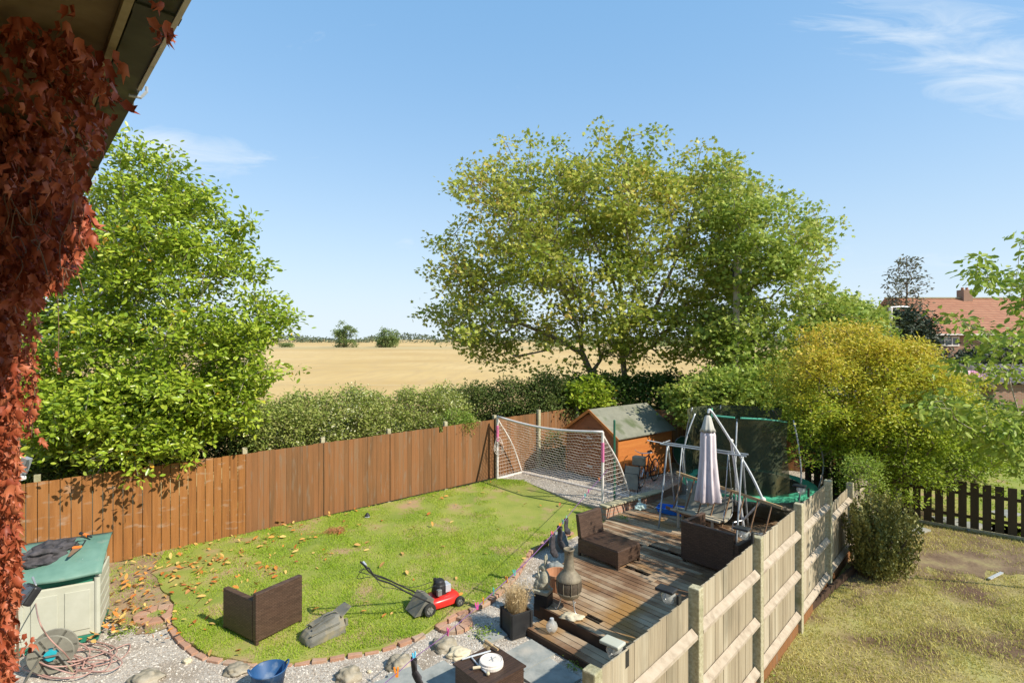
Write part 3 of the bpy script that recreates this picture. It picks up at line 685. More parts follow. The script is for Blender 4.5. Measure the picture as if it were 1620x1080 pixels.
for k in range(120):
    s = r5.uniform(2.4, 4.6); z = r5.uniform(4.3, EZ-.02); n0 = r5.uniform(0, .28); p = H(s, n0, z); pts = [p]
    for q in range(7):
        if q and (810+p.x/p.y*F > 135 or HY-(p.z-CAMZ)/p.y*F > 430): break
        p = p+HG*r5.uniform(-.09, .12)+HN*r5.uniform(-.03, .05)+Vector((0, 0, r5.uniform(-.12, .05)))
        nd = p.dot(HN); p = p+HN*(min(max(nd, -.03), .3)-nd); p.z = min(p.z, EZ-.01); pts.append(p.copy())
    if len(pts) > 2: mb.tube(catmull(pts, 3), .0018, 4)
for k in range(26):
    x = r5.uniform(2, 28); Y = r5.uniform(3.0, 4.2); pts = [D(x+r5.uniform(-5, 5), y, Y) for y in range(430, 1100, 70)]; mb.tube(catmull(pts, 2), .005, 4)
mb.tube(catmull([D(60, 440, 4.1), D(50, 520, 4.1), D(55, 620, 4.1), D(50, 690, 4.1)]), .004, 4)
mb.tube(catmull([D(90, 440, 4.1), D(93, 520, 4.1), D(91, 590, 4.1)]), .003, 4)
mb.build('stems', 'twig', t, world=True)

# ================================================================ FENCES
def board_run(mb, P, s0, s1, z0f, z1f, bwid, gap, nrm, thick=.018, jitter=.008, skip=None, taper=False):
    s = s0; i = 0
    while s+bwid <= s1+.03:
        a, b = P(s), P(s+bwid); d = (b-a).normalized(); zt = z1f(s+bwid/2)+rnd.uniform(-jitter, jitter); zb = z0f(s+bwid/2)
        if skip and skip(s): zt -= skip(s)
        q = nrm*rnd.uniform(-.004, .004)
        a, b = a+q, b+q; c0, c1 = a+nrm*thick, b+nrm*(thick if not taper else .006)
        mb.add([Vector((p.x, p.y, z)) for z in (zb, zt) for p in (a, b, c1, c0)], [(0, 3, 2, 1), (4, 5, 6, 7), (0, 1, 5, 4), (1, 2, 6, 5), (2, 3, 7, 6), (3, 0, 4, 7)])
        s += bwid+gap; i += 1
NL = Vector((.626, -.78, 0))
t = T('board_fence', 'long brown stained board fence on the left with concrete posts', 'fence', LF(4, .1))
ztop = lambda s: 1.84+.0168*s; zbot = lambda s: gz(LF(s).y)-.03
po = [2.43+1.76*k for k in range(-3, 7)]
prev = -4.5
for k, s in enumerate(po+[13.9]):
    mb = MB()
    bw_, gp = (.148, .012) if s < 3 else (.121, .0035)
    skp = (lambda x: .16 if 7.42 < x < 7.55 else 0)
    front = s <= 9.6
    board_run(mb, (lambda q: LF(q)+NL*.03) if front else (lambda q: LF(q)-NL*.05), prev+.012, s-.006, zbot, ztop, bw_, gp, NL, skip=skp, jitter=.007)
    mb.build('panel', 'fence_o' if s < 3 else 'fence_b', t, world=True)
    prev = s
    if s < 13.9:
        p = LF(s); mb = MB(); mb.m = Matrix.Translation(p-NL*(.04 if s < 10 else -.02)) @ Matrix.Rotation(math.atan2(.626, .78), 4, 'Z')
        mb.box(-.05, .05, -.05, .05, -.1, ztop(s)+.12); mb.build('post', 'concrete', t, world=True, bevel=.008)
mb = MB(); mb.bar(LF(9.43, .2)+NL*.08, LF(9.43, 2.05)+NL*.08, .07, .04, up=tuple(NL)); mb.build('batten', 'fence_dark', t, world=True)
# back fence
BD = (CB-CA); BL = BD.length; BD.normalize(); BN = Vector((-BD.y, BD.x, 0))*-1
BF = lambda s: CA+BD*s
t = T('board_fence', 'shaded dark board fence behind the shed and trampoline', 'fence', BF(4))
prev = .05
for k in range(1, 6):
    s = min(BL, k*1.85); mb = MB(); board_run(mb, BF, prev, s-.05, lambda q: .2, lambda q: 2.02, .135, .002, BN, skip=None); mb.build('panel', 'fence_b', t, world=True)
    p = BF(s); mb = MB(); mb.m = Matrix.Translation(p) @ Matrix.Rotation(math.atan2(BD.y, BD.x), 4, 'Z'); mb.box(-.05, .05, -.06, .06, 0, 2.15); mb.build('post', 'concrete', t, world=True); prev = s+.05
# right fence
NR = Vector((.743, -.67, 0))
t = T('feather_edge_fence', 'weathered grey feather edge fence with concrete posts on the right', 'fence', RF(2, 0))
po = [-1.87*2, -1.87, 0, 1.87, 3.74, 5.62, 7.5, 9.4, 11.3, 13.2]; gaz = [0]
for i, s in enumerate(po):
    p = RF(s); mb = MB(); mb.m = Matrix.Translation(p) @ Matrix.Rotation(math.atan2(.743, .67), 4, 'Z')
    mb.box(-.055, .055, -.06, .06, -.1, (1.95 if i < 6 else 1.52)+rnd.uniform(-.015, .015)); mb.build('post', 'concrete', t, world=True, bevel=.012)
    if i+1 < len(po):
        e = po[i+1]; mb = MB(); rt = (lambda q: 1.87) if i < 5 else (lambda q: 1.42); s_ = s+.085
        board_run(mb, lambda q: RF(q)+NR*-.025, s_, e-.075, lambda q: .17, rt, .118, .001, NR*-1, thick=.016, jitter=.006, taper=True); mb.build('panel', 'fence_g', t, world=True)
        for z in ((.28, .9, 1.5) if i < 5 else (.3, 1.2)):
            mb = MB(); a, b = RF(s+.07, z), RF(e-.07, z); q = NR*.012
            mb.m = Matrix.Identity(4)
            mb.add([a-q*1+Vector((0, 0, -.05)), a+q*4.5+Vector((0, 0, -.038)), a+q*4.5+Vector((0, 0, -.005)), a-q+Vector((0, 0, .05)),
                    b-q*1+Vector((0, 0, -.05)), b+q*4.5+Vector((0, 0, -.038)), b+q*4.5+Vector((0, 0, -.005)), b-q+Vector((0, 0, .05))],
                   [(0, 1, 2, 3), (7, 6, 5, 4), (0, 4, 5, 1), (1, 5, 6, 2), (2, 6, 7, 3), (3, 7, 4, 0)]); mb.build('rail', 'rail', t, world=True)
        mb = MB(); mb.bar(RF(s+.06, .05), RF(e-.06, .05), .022, .19); mb.build('gravel_board', 'fence_b', t, world=True)
# picket fence
t = T('picket_fence', 'low dark brown picket fence across the neighbouring garden', 'fence', PK0)
L = (PK1-PK0).length+2.5; pn = Vector((-pd.y, pd.x, 0))
mb = MB(); board_run(mb, lambda s: PK0+pd*s, -.8, L, lambda q: .07, lambda q: 1.12, .155, .06, pn*-1, thick=.02, jitter=.006); mb.build('pickets', 'fence_dark', t, world=True)
for z in (.32, .85):
    mb = MB(); mb.bar(PK0+pd*-.8+pn*.03+Vector((0, 0, z)), PK0+pd*L+pn*.03+Vector((0, 0, z)), .04, .07); mb.build('rail', 'fence_dark', t, world=True)
mb = MB(); mb.bar(PK0+pd*-.8+Vector((0, 0, .03)), PK0+pd*L+Vector((0, 0, .03)), .06, .06); mb.build('kerb', 'concrete', t, world=True)

# ================================================================ SHED
a = W(897, 746, .25); b = W(978, 768, .25); xw = (b-a); ww = xw.length; xd = xw.normalized(); yd = Vector((-xd.y, xd.x, 0)); rz = math.atan2(xd.y, xd.x)
t = T('garden_shed', 'small orange brown apex shed with felt roof behind the goal', 'shed', (a.x, a.y, .25), rz)
LEN = 2.55; hE = 1.38; hA = 2.0
mb = MB()
for k in range(12):
    z0 = .06+k*.11
    for x in (0, ww): mb.box(x-.012+(0 if x else 0), x+.012, .01, LEN, z0, min(z0+.108, hE+.02))
mb.box(.02, ww-.02, LEN-.02, LEN, 0, hE)
mb.build('side_wall', 'shed', t)
mb = MB()
for k in range(17):
    z0 = .06+k*.11; z1 = z0+.108; f_ = lambda z: max(0, (z-hE)/(hA-hE))*ww/2
    if z0 >= hA-.03: break
    z1 = min(z1, hA)
    x0, x1 = f_(z0), f_(z1); mb.add([(x0, -.012, z0), (ww-x0, -.012, z0), (ww-x1, -.004, z1), (x1, -.004, z1), (x0, .02, z0), (ww-x0, .02, z0), (ww-x1, .02, z1), (x1, .02, z1)],
        [(0, 1, 2, 3), (4, 7, 6, 5), (0, 4, 5, 1), (1, 5, 6, 2), (2, 6, 7, 3), (3, 7, 4, 0)])
mb.build('gable_wall', 'shedshade', t)
mb = MB(); mb.box(ww*.42, ww*.42+.62, -.036, -.016, .08, 1.5); d_ = mb.build('door', 'shedshade', t)
mb = MB()
for z in (.35, 1.2): mb.box(ww*.42+.02, ww*.42+.25, -.048, -.038, z, z+.04)
mb.build('hinge', 'alu', d_)
mb = MB()
for sgn in (0, 1):
    x0, x1 = (-.1, ww/2) if not sgn else (ww+.1, ww/2); z0 = hE-.05; z1 = hA+.06
    mb.add([(x0, -.1, z0), (x1, -.1, z1), (x1, LEN+.1, z1), (x0, LEN+.1, z0), (x0, -.1, z0+.03), (x1, -.1, z1+.03), (x1, LEN+.1, z1+.03), (x0, LEN+.1, z0+.03)],
           [(0, 3, 2, 1), (4, 5, 6, 7), (0, 1, 5, 4), (1, 2, 6, 5), (2, 3, 7, 6), (3, 0, 4, 7)])
mb.build('roof', 'felt', t)
for x0 in (-.1, ww+.1):
    mb = MB(); mb.bar((x0, -.115, hE-.06), (ww/2, -.115, hA+.05), .02, .08, up=(0, 0, 1)); mb.build('barge_board', 'shed', t)
for x0 in (.0, ww): mb = MB(); mb.box(x0-.025, x0+.025, -.035, -.013, .03, hE); mb.build('corner_trim', 'shed', t)

# ================================================================ GOAL
gl = W(787, 757, .27); gr = W(953.5, 801, .27); gr.z = gl.z = .27; HGT = 1.86
t = T('football_goal', 'white plastic football goal with a sagging crossbar and net', 'goal', gl)
dn = Vector((.68, .73, 0)); bl_ = gl+Vector((.75, .8, 0)); br_ = gr+Vector((.87, .8, 0)); r_ = .035
up = Vector((0, 0, HGT))
cb = [gl+up+(gr-gl)*s-Vector((0, 0, .13*math.sin(math.pi*s)))+Vector((0, 0, -.0)) for s in np.linspace(0, 1, 15)]
mb = MB(); mb.tube(cb, r_, 8); mb.build('crossbar', 'white', t, world=True, smooth=True)
for p, lean in ((gl, -.02), (gr, -.02)):
    mb = MB(); mb.tube([p, p+up], r_, 8); mb.build('goal_post', 'white', t, world=True)
for p, q in ((gl, bl_), (gr, br_)):
    mb = MB(); mb.tube([p, q], r_, 8); mb.build('ground_bar', 'white', t, world=True)
    a_, b_ = p+up*.96, q; mid = (a_+b_)/2+dn*.10+Vector((0, 0, .05)); mb = MB(); mb.tube(catmull([a_, mid, b_]), r_*.65, 8); mb.build('stay', 'white', t, world=True, smooth=True)
mb = MB(); mb.tube([bl_, br_], r_, 8); mb.build('back_bar', 'white', t, world=True)
for p in (gl, gr):
    mb = MB(); mb.tube([p+up*.60, p+up*.86], r_+.006, 8); mb.build('pink_tape_wrap', 'pink', t, world=True)
mb = MB()
def netp(s, q):  # s along, q down
    a_ = gl+up+(gr-gl)*s-Vector((0, 0, .13*math.sin(math.pi*s))); b_ = bl_.lerp(br_, s); m = a_.lerp(b_, q)
    return m+dn*(.16*math.sin(math.pi*q))*(.6+.4*math.sin(math.pi*s))-Vector((0, 0, .08*math.sin(math.pi*q)))
NS, NQ = 38, 21
for i in range(NS+1): mb.tube([netp(i/NS+.006*math.sin(j), j/8) for j in range(9)], .0042, 3, False)
for j in range(1, NQ): mb.tube([netp(i/16, j/NQ+.012*math.sin(i*2.3+j)) for i in range(17)], .0042, 3, False)
for p, q in ((gl, bl_), (gr, br_)):
    def sd(a, b): return (p+up).lerp(p, b).lerp((p+up).lerp(q, b)+dn*.1*math.sin(math.pi*b), a)
    for i in range(1, 8): mb.tube([sd(i/8, max(0, j/8)) for j in range(9)], .0042, 3, False)
    for j in range(1, 18): mb.tube([sd(i/4, j/18) for i in range(5)], .0042, 3, False)
mb.build('net', 'netw', t, world=True)

b = W(972, 795, .25); mb = MB(); mb.tube([b, b+Vector((0, 0, 2.1))], .028, 8); mb.ball(b+Vector((0, 0, 2.1)), .032, 4)
one('clothes_post', 'dark green metal clothes post beside the goal', 'post', mb, 'greenpole')
# coil of cord on left goal post
mb = MB()
for k in range(3):
    mb.tube([gl+Vector((.04+.11*math.cos(a)*(1+.15*k), -.06-.01*k, 1.05+.2*math.sin(a)-.06*k)) for a in np.linspace(0, 6.1, 14)], .007, 5)
one('cord_coil', 'pale pink cord coiled on the left goal post', 'cord', mb, 'netw')

# ================================================================ WASHING LINE, pegs and socks
LN = [D(962, 742, 14.0), D(920, 790, 11.0), D(880, 838, 8.5), D(833, 888, 7.2), D(781, 936, 6.2), D(708, 1000, 5.1), D(655, 1040, 4.35), D(628, 1064, 4.0), D(560, 1120, 3.2)]
LNc = catmull(LN, 8)
M['purple'] = mat('purple_cord', [(.15, .06, .18), (.22, .10, .26)], 8); mb = MB(); mb.tube(LNc[:36], .0055, 5); mb.tube(LNc[35:], .003, 5)
one('washing_line', 'purple washing line running from the goal towards the house', 'washing line', mb, 'purple')
def nearline(px):
    return min(LNc, key=lambda p: abs(810+p.x/p.y*F-px))
pegc = {'teal': (.08, .5, .42), 'orange': (.95, .33, .04), 'pink': (.85, .12, .38), 'cyan': (.08, .50, .72), 'green': (.25, .65, .35)}
for k, v in pegc.items(): M['peg_'+k] = mat(k+'_peg', [v, tuple(x*.85 for x in v)], 4, rough=.4)
pegs = [(946, 'orange', 'orange peg on the washing line close to the goal'), (929, 'pink', 'pink peg on the line above the lawn corner'), (926, 'teal', 'teal peg on the line next to the pink one above the lawn corner'),
        (894, 'green', 'green peg above the rightmost black sock'), (889, 'teal', 'teal peg above the rightmost black sock'), (885, 'orange', 'orange peg above the middle black sock'), (877, 'orange', 'orange peg above the left black sock'),
        (874, 'pink', 'pink peg above the left black sock'), (815, 'teal', 'teal peg on the line above the dry grass planter'), (801, 'orange', 'orange peg on the line left of the dry grass'), (781, 'teal', 'teal peg on the line over the lawn edge'),
        (760, 'orange', 'orange peg on the line beside the brick ring'), (756, 'pink', 'bright pink peg on the line beside the brick ring'), (708, 'pink', 'pink peg on the line over the big grey rock'),
        (656, 'cyan', 'light blue peg gripping the nearest black sock'), (629, 'orange', 'orange peg at the bottom end of the line')]
for px, c_, lab in pegs:
    p = nearline(px); t = T('clothes_peg', lab, 'peg', p, rnd.uniform(0, 3), 'coloured clothes pegs on the line')
    lean = rnd.uniform(-.25, .25)
    for s_ in (-1, 1):
        mb = MB(); mb.bar((s_*.004, 0, -.03), (s_*.014+lean*.05, 0, .045), .012, .006, up=(0, 1, 0)); mb.build('jaw', 'peg_'+c_, t)
def sock(px, L, w_, lab, sgn=1):
    p = nearline(px); t = T('sock', lab, 'sock', p, .6*sgn, 'dark socks pegged to the line'); pts = []
    prof = [(0, -.01), (.005, -L*.3), (0, -L*.6), (.01, -L*.72), (.05, -L*.86), (.10, -L)]
    mb = MB(); mb.m = Matrix.Rotation(.3*sgn, 4, 'Z'); c = catmull([(x, 0, z) for x, z in prof], 4); n = len(c)
    mb.tube(c, [w_*(.8 if i < n*.5 else 1.0 if i < n-3 else .6) for i in range(n)], 8)
    for i in range(len(mb.v)): mb.v[i] = (mb.v[i][0], mb.v[i][1]*.35+.006*math.sin(mb.v[i][2]*40), mb.v[i][2])
    mb.build('knitted_tube', 'cloth', t, smooth=True)
    mb = MB(); mb.tube([(0, 0, 0), (0, 0, -.035)], [w_*.86, w_*.86], 8)
    mb.v = [(x, y*.4, z) for x, y, z in mb.v]; mb.build('cuff', 'rubber', t)
sock(895, .28, .055, 'rightmost black sock on the line by the dark wicker chair')
sock(886, .36, .06, 'middle dark sock on the line above the chiminea', -1)
sock(877, .36, .058, 'left black sock hanging above the stone rabbits')
sock(656, .17, .04, 'charcoal sock hanging at the bottom by the blue peg', -1)

# ================================================================ WICKER FURNITURE
def wbox(x0, x1, y0, y1, z0, z1, name, t): return MB().box(x0, x1, y0, y1, z0, z1).build(name, 'wicker', t, bevel=.012)
# corner chair on lawn
p = WG(405, 1022); x_ = (WG(472, 985)-p); y_ = WG(350, 996)-p; rz = math.atan2(x_.y, x_.x)-.02
t = T('wicker_chair', 'brown wicker corner chair standing on the green lawn', 'chair', p, rz, 'brown wicker seats')
lx, ly = .78, .86
for a in (.0, lx-.05):
    for b in (.0, ly-.05): MB().box(a+.003, a+.047, b+.003, b+.047, 0, .06).build('leg', 'wicker', t)
wbox(.09, lx, .085, ly, .06, .33, 'seat_base', t); wbox(0, lx, 0, .085, .05, .75, 'backrest', t); wbox(0, .085, .088, ly, .05, .64, 'arm_panel', t)
wbox(.09, .62, .5, ly-.02, .33, .345, 'seat_slats', t)
# chair on deck
p = W(978, 903, .18)
t = T('wicker_chair', 'armless brown wicker lounge chair on the decking near the lawn', 'chair', p, GA, 'brown wicker seats')
lx, ly = .70, .98
for a in (0, lx-.05):
    for b in (0, ly-.05): MB().box(a+.002, a+.048, b+.002, b+.048, 0, .07).build('leg', 'wicker', t)
mb = MB(); mb.box(0, lx, 0, ly, .065, .345); mb.build('seat_base', 'wicker', t, bevel=.012)
mb = MB()
for k in range(22): mb.box(.01, lx-.01, .02+k*.04, .054+k*.04, .346, .358)
mb.build('seat_slats', 'wicker', t)
mb = MB(); mb.add([(0, ly-.1, .36), (lx, ly-.1, .36), (lx, ly, .36), (0, ly, .36), (0, ly-.02, .80), (lx, ly-.02, .80), (lx, ly+.06, .80), (0, ly+.06, .80)],
    [(0, 3, 2, 1), (4, 5, 6, 7), (0, 1, 5, 4), (1, 2, 6, 5), (2, 3, 7, 6), (3, 0, 4, 7)]); mb.build('backrest', 'wicker', t, bevel=.01)
# sofa corner near the parasol
p = W(1077, 887, .18)
t = T('wicker_chair', 'high sided brown wicker corner seat on the decking below the parasol', 'chair', p, GA, 'brown wicker seats')
wbox(0, .085, -1.05, 0, .05, .78, 'backrest', t); wbox(.088, .80, -.085, 0, .05, .78, 'arm_panel', t); wbox(.088, .8, -1.0, -.088, .06, .33, 'seat_base', t)
wbox(.0, .8, -1.14, -1.053, .05, .62, 'arm_panel', t)
for a in (.02, .72):
    for b in (-1.1, -.07): MB().box(a, a+.045, b, b+.045, 0, .06).build('leg', 'wicker', t)
# low table near camera
t = T('wicker_table', 'square brown wicker table in the foreground on grey slabs', 'table', (-.31, 6.40, -.06), R(42), 'brown wicker seats')
wbox(.02, .64, .02, .64, .05, .385, 'table_base', t)
mb = MB()
for k in range(18): mb.box(.0, .66, .0+k*.0366, .034+k*.0366, .387, .405)
mb.build('table_top', 'wicker', t)
for a in (.02, .6):
    for b in (.02, .6): MB().box(a, a+.04, b, b+.04, 0, .05).build('leg', 'wicker', t)
TZ = .345
p = W(777, 1052, TZ)
t = T('gas_drum', 'round pale drum lid with a dial on the wicker table', 'drum', p)
MB().lathe([(0, 0), (.15, 0), (.155, .01), (.155, .045), (.145, .05), (.145, .075), (.135, .08), (.13, .073), (0, .07)], 28).build('drum_body', 'white', t, smooth=False)
mb = MB(); mb.bar((-.02, -.02, .078), (.06, .05, .082), .006, .006); mb.bar((0, .06, .078), (.03, -.04, .08), .005, .005); mb.build('wire_cross', 'steel', t)
a, b = W(731, 1042, TZ+.02), W(776, 1029, TZ+.02); t = T('tap_bracket', 'white metal pipe with brass tap fittings beside the round drum', 'bracket', a)
mb = MB(); mb.tube([a, b], .012, 8); mb.build('pipe', 'alu', t, world=True)
c_ = W(745, 1038, TZ+.02); d_ = W(772, 1066, TZ+.02); mb = MB(); mb.tube([c_, W(757, 1052, TZ+.02), d_], .009, 8); mb.build('arm', 'alu', t, world=True)
mb = MB(); mb.tube([W(748, 1056, TZ+.03), W(762, 1054, TZ+.03)], .018, 8); mb.build('fitting', 'palestone', t, world=True); mb = MB(); mb.ball(d_+Vector((0, 0, .01)), .024, 5); mb.build('fitting', 'palestone', t, world=True)
a, b = W(768, 1013, TZ+.05), W(788, 1027, TZ+.04); t = T('hand_brush', 'small wooden hand brush lying on the back of the wicker table', 'brush', a)
mb = MB(); mb.tube([a, a.lerp(b, .5), a.lerp(b, .6), b], [.022, .02, .012, .014], 8); mb.build('handle', 'woodn', t, world=True)
mb = MB(); dd = (b-a).normalized(); sdv = Vector((-dd.y, dd.x, 0))
for k in range(60):
    q = a+dd*rnd.uniform(-.01, .12); mb.tube([q, q+Vector((-.03, -.05, -.045))+Vector((rnd.uniform(-.01, .01), rnd.uniform(-.02, .02), 0))], .002, 3)
mb.build('bristles', 'straw', t, world=True)

# ================================================================ MOWER
p = (WG(680, 974)+WG(665, 955))/2; q = WG(724, 958); hd = math.atan2(q.y-WG(680, 974).y, q.x-WG(680, 974).x)
t = T('lawn_mower', 'red rotary petrol lawn mower parked on the lawn', 'mower', (WG(680, 975).x, WG(680, 975).y, WG(680, 975).z), hd)
# local: origin at right (near) rear wheel contact, x forward, y left
wy = .44
def wheel(x, y, r, nm='wheel'):
    o = MB().lathe([(r*.62, -.028), (r*.93, -.028), (r, -.014), (r, .014), (r*.93, .028), (r*.62, .028), (r*.62, -.028)], 22, (x, y, r), 'y').build(nm, 'rubber', t, smooth=False)
    m = MB(); m.lathe([(0, -.022), (r*.25, -.026), (r*.3, -.012), (r*.64, -.012), (r*.64, .012), (0, .012)], 18, (x, y, r), 'y')
    for k in range(5):
        a = k*1.2566; m.bar((x+.2*r*math.cos(a), y-.016, r+.2*r*math.sin(a)), (x+.6*r*math.cos(a), y-.016, r+.6*r*math.sin(a)), .012, .018)
    m.build('rim', 'engine', o)
wheel(0, 0, .105); wheel(0, wy, .105); wheel(.56, 0, .085); wheel(.56, wy, .085)
mb = MB(); pts = []
n = 28
prof = [(1.0, .07), (1.02, .11), (.97, .165), (.86, .19), (.5, .205), (0, .21)]
mb.add([], [])
vs_ = []
for i, (k, z) in enumerate(prof):
    for j in range(n):
        a = 2*math.pi*j/n; ca, sa = math.cos(a), math.sin(a); sq = (abs(ca)**3.2+abs(sa)**3.2)**(-1/3.2)
        vs_.append((.30+.33*ca*sq*k, wy/2+.205*sa*sq*k, z))
mb.add(vs_, [(i*n+j, i*n+(j+1) % n, (i+1)*n+(j+1) % n, (i+1)*n+j) for i in range(len(prof)-1) for j in range(n)])
mb.build('deck', 'red', t, smooth=True)
mb = MB(); mb.box(-.02, .08, .02, wy-.02, .16, .2); mb.bar((.52, .06, .165), (.60, wy/2, .16), .03, .008); mb.build('deck_trim', 'greyp', t)
mb = MB(); mb.lathe([(0, .44), (.07, .44), (.09, .42), (.10, .38), (.11, .36), (.11, .30), (.07, .29), (.08, .21), (0, .2)], 16, (.29, wy/2, 0)); mb.box(.20, .38, wy/2-.09, wy/2+.09, .21, .31); mb.lathe([(0, .475), (.025, .475), (.03, .44)], 8, (.22, wy/2+.02, 0)); mb.build('engine', 'black', t)
mb = MB(); mb.box(.36, .46, wy/2-.1, wy/2+.06, .24, .36)
for k in range(5): mb.box(.462, .468, wy/2-.09, wy/2+.05, .25+k*.022, .262+k*.022)
mb.build('exhaust_guard', 'alu', t, bevel=.008)
mb = MB(); mb.box(.18, .26, wy/2-.16, wy/2-.1, .24, .34); mb.build('air_filter', 'engine', t, bevel=.01)
mb = MB(); mb.add([(-.02, .03, .29), (-.02, wy-.03, .29), (.1, wy-.03, .24), (.1, .03, .24), (-.24, .05, .04), (-.24, wy-.05, .04), (0, wy-.05, .03), (0, .05, .03)],
    [(0, 1, 2, 3), (0, 4, 5, 1), (4, 7, 6, 5), (0, 3, 7, 4), (1, 5, 6, 2), (2, 6, 7, 3)]); mb.build('rear_flap', 'greyp', t)
hp = lambda y, yt: catmull([(.03, y, .2), (-.35, y, .46), (-.62, yt, .66), (-.85, yt, .80), (-.97, yt, .98)], 5)
mb = MB(); mb.tube(hp(.04, .09), .0125, 8); mb.tube(hp(wy-.04, wy-.09), .0125, 8); mb.tube([(-.97, .09, .98), (-1.02, .12, 1.02), (-1.03, wy/2, 1.03), (-1.02, wy-.12, 1.02), (-.97, wy-.09, .98)], .014, 8); mb.build('handle', 'black', t, smooth=True)
mb = MB(); mb.tube([(-.9, .09, .86), (-1.0, .12, .9), (-1.08, wy/2, .92), (-1.0, wy-.12, .9), (-.9, wy-.09, .86)], .006, 6); mb.build('brake_bail', 'black', t)
mb = MB(); mb.tube(catmull([(-.9, .1, .86), (-.8, .0, .7), (-.6, .05, .6), (-.2, .1, .4), (.2, .15, .4)]), .005, 5); mb.tube(catmull([(-.95, .35, .9), (-1.0, .5, .7), (-.7, .45, .66), (-.2, .3, .42), (.2, .25, .42)]), .005, 5); mb.build('cable', 'black', t)
mb = MB(); mb.tube([(-.99, .18, 1.005), (-1.0, .26, 1.03)], .02, 8); mb.build('grip_sleeve', 'alu', t)
# grass box
p = WG(488, 1027); q = WG(549, 999); rz = math.atan2(q.y-p.y, q.x-p.x); Lb = (q-p).length
t = T('grass_box', 'dirty grey mower grass box lying on the lawn', 'grass box', p, rz)
mb = MB(); Wd = .36
sec = [(0, .05, .05, .10), (.06, 0, 0, .17), (.25, -.01, -.01, .25), (.48, -.0, -.0, .27), (.60, .02, .02, .25)]
vs_ = []
for x, ya, yb, h in sec:
    for (y, z) in ((0+ya, 0), (-.0+ya, h*.45), (.05+ya, h*.8), (.12, h), (Wd-.12, h), (Wd-.05-yb, h*.8), (Wd-yb, h*.45), (Wd-yb, 0)): vs_.append((x, y, z))
mb.add(vs_, [(i*8+j, i*8+(j+1) % 8, (i+1)*8+(j+1) % 8, (i+1)*8+j) for i in range(4) for j in range(8)]+[(0, 1, 2, 3, 4, 5, 6, 7)]); mb.build('shell', 'greyp', t, bevel=.02)
mb = MB()
for k in range(3): mb.bar((.10, .09+k*.09, .205), (.46, .09+k*.09, .276), .02, .014)
mb.bar((.02, -.004, .03), (.58, -.004, .03), .012, .03); mb.bar((.05, .012, .17), (.50, .012, .19), .012, .02); mb.build('moulded_rib', 'greyp', t)
mb = MB(); mb.bar((.12, Wd/2, .235), (.3, Wd/2, .275), .10, .015); mb.tube([(.25, Wd/2, .25), (.33, Wd/2, .31), (.5, Wd/2, .31), (.56, Wd/2, .26)], .013, 6); mb.build('handle', 'greyp', t)
mb = MB(); mb.add([(.55, .04, .25), (.55, Wd-.04, .25), (.74, Wd-.06, .33), (.74, .10, .33)], [(0, 1, 2, 3)]); mb.build('flap', 'greyp', t, mods=[('SOLIDIFY', {'thickness': .012})])
mb = MB(); mb.box(.585, .605, .0, Wd, 0, .03); mb.box(.6, .64, .02, .06, .1, .2); mb.build('rim_clip', 'greyp', t)

# ================================================================ STORAGE BOX and what lies on it
Cn = W(156, 1011, -.04); t = T('storage_box', 'cream garden storage box with a green lid by the fence', 'storage box', Cn, R(29))
# local: x=-1.3..0 , y=0..0.85
MB().box(-1.3, 0, 0, 1.0, 0, .1).build('base', 'lidunder', t, bevel=.01)
mb = MB(); mb.box(-1.3, -.02, .01, .05, .1, .88); mb.build('front_panel', 'cream', t, bevel=.02)
for x0 in (-1.16, -.78, -.40):
    fr = MB(); fr.box(x0, x0+.30, -.004, .008, .2, .78); fr.build('panel_relief', 'cream', t, bevel=.006)
mb = MB(); mb.tube([(-.02, .03, .1), (-.02, .03, .93)], .04, 12); mb.build('corner_column', 'cream', t)
for k in range(5): MB().box(-.035+.002*k, .005, .07, .97, .1+k*.165, .257+k*.165).build('side_slat', 'cream', t, bevel=.012)
MB().box(-1.3, -.04, .95, .99, .1, 1.22).build('back_panel', 'cream', t)
mb = MB(); mb.box(-1.28, -.05, .055, .07, .80, 1.0); mb.build('inner_lip', 'lidunder', t); mb = MB(); mb.add([(-.03, .06, .92), (-.03, .97, .92), (-.03, .97, 1.25), (-.03, .06, 1.0)], [(0, 1, 2, 3)]); mb.build('end_gusset', 'cream', t, mods=[('SOLIDIFY', {'thickness': .02})])
mb = MB(); nn = 16; vs_ = []
for j, (y, dz) in enumerate(((-.06, -.04), (-.05, .0), (.2, .10), (.5, .19), (.85, .27), (1.02, .26))):
    for i in range(nn+1):
        x = -1.36+1.40*i/nn; wv = -.03*math.cos((i/nn)*6.28*1.5)*(1 if j < 2 else .1); vs_.append((x, y+wv*(1 if j < 2 else 0), 1.03+dz))
m1 = nn+1
mb.add(vs_, [(j*m1+i, j*m1+i+1, (j+1)*m1+i+1, (j+1)*m1+i) for j in range(5) for i in range(nn)]); mb.build('lid', 'lidgreen', t, smooth=True, mods=[('SOLIDIFY', {'thickness': .03, 'offset': -1})])
B = XF[t.name]
def onlid(x, y, z=1.08): return B @ Vector((x, y, z))
p = onlid(-.75, .5, 1.2); t = T('black_jacket', 'crumpled black jacket dropped on the green storage lid', 'jacket', p, GA+.3)
mb = MB(); rj = random.Random(3)
mb.ball((0, 0, .03), (.42, .2, .12), 16, 3, .9); mb.ball((.18, .03, .06), (.2, .17, .13), 14, 9, .8); mb.ball((-.25, -.05, .03), (.2, .14, .12), 14, 5, .8)
mb.build('body', 'cloth', t, mods=[('REMESH', {'mode': 'VOXEL', 'voxel_size': .012}), ('SMOOTH', {'iterations': 3})])
mb = MB(); mb.tube(catmull([(.15, -.05, .1), (.35, -.08, .09), (.42, -.02, .03), (.5, -.1, .0)]), [.05]*24+[.02], 8); mb.build('sleeve', 'cloth', t, smooth=True)
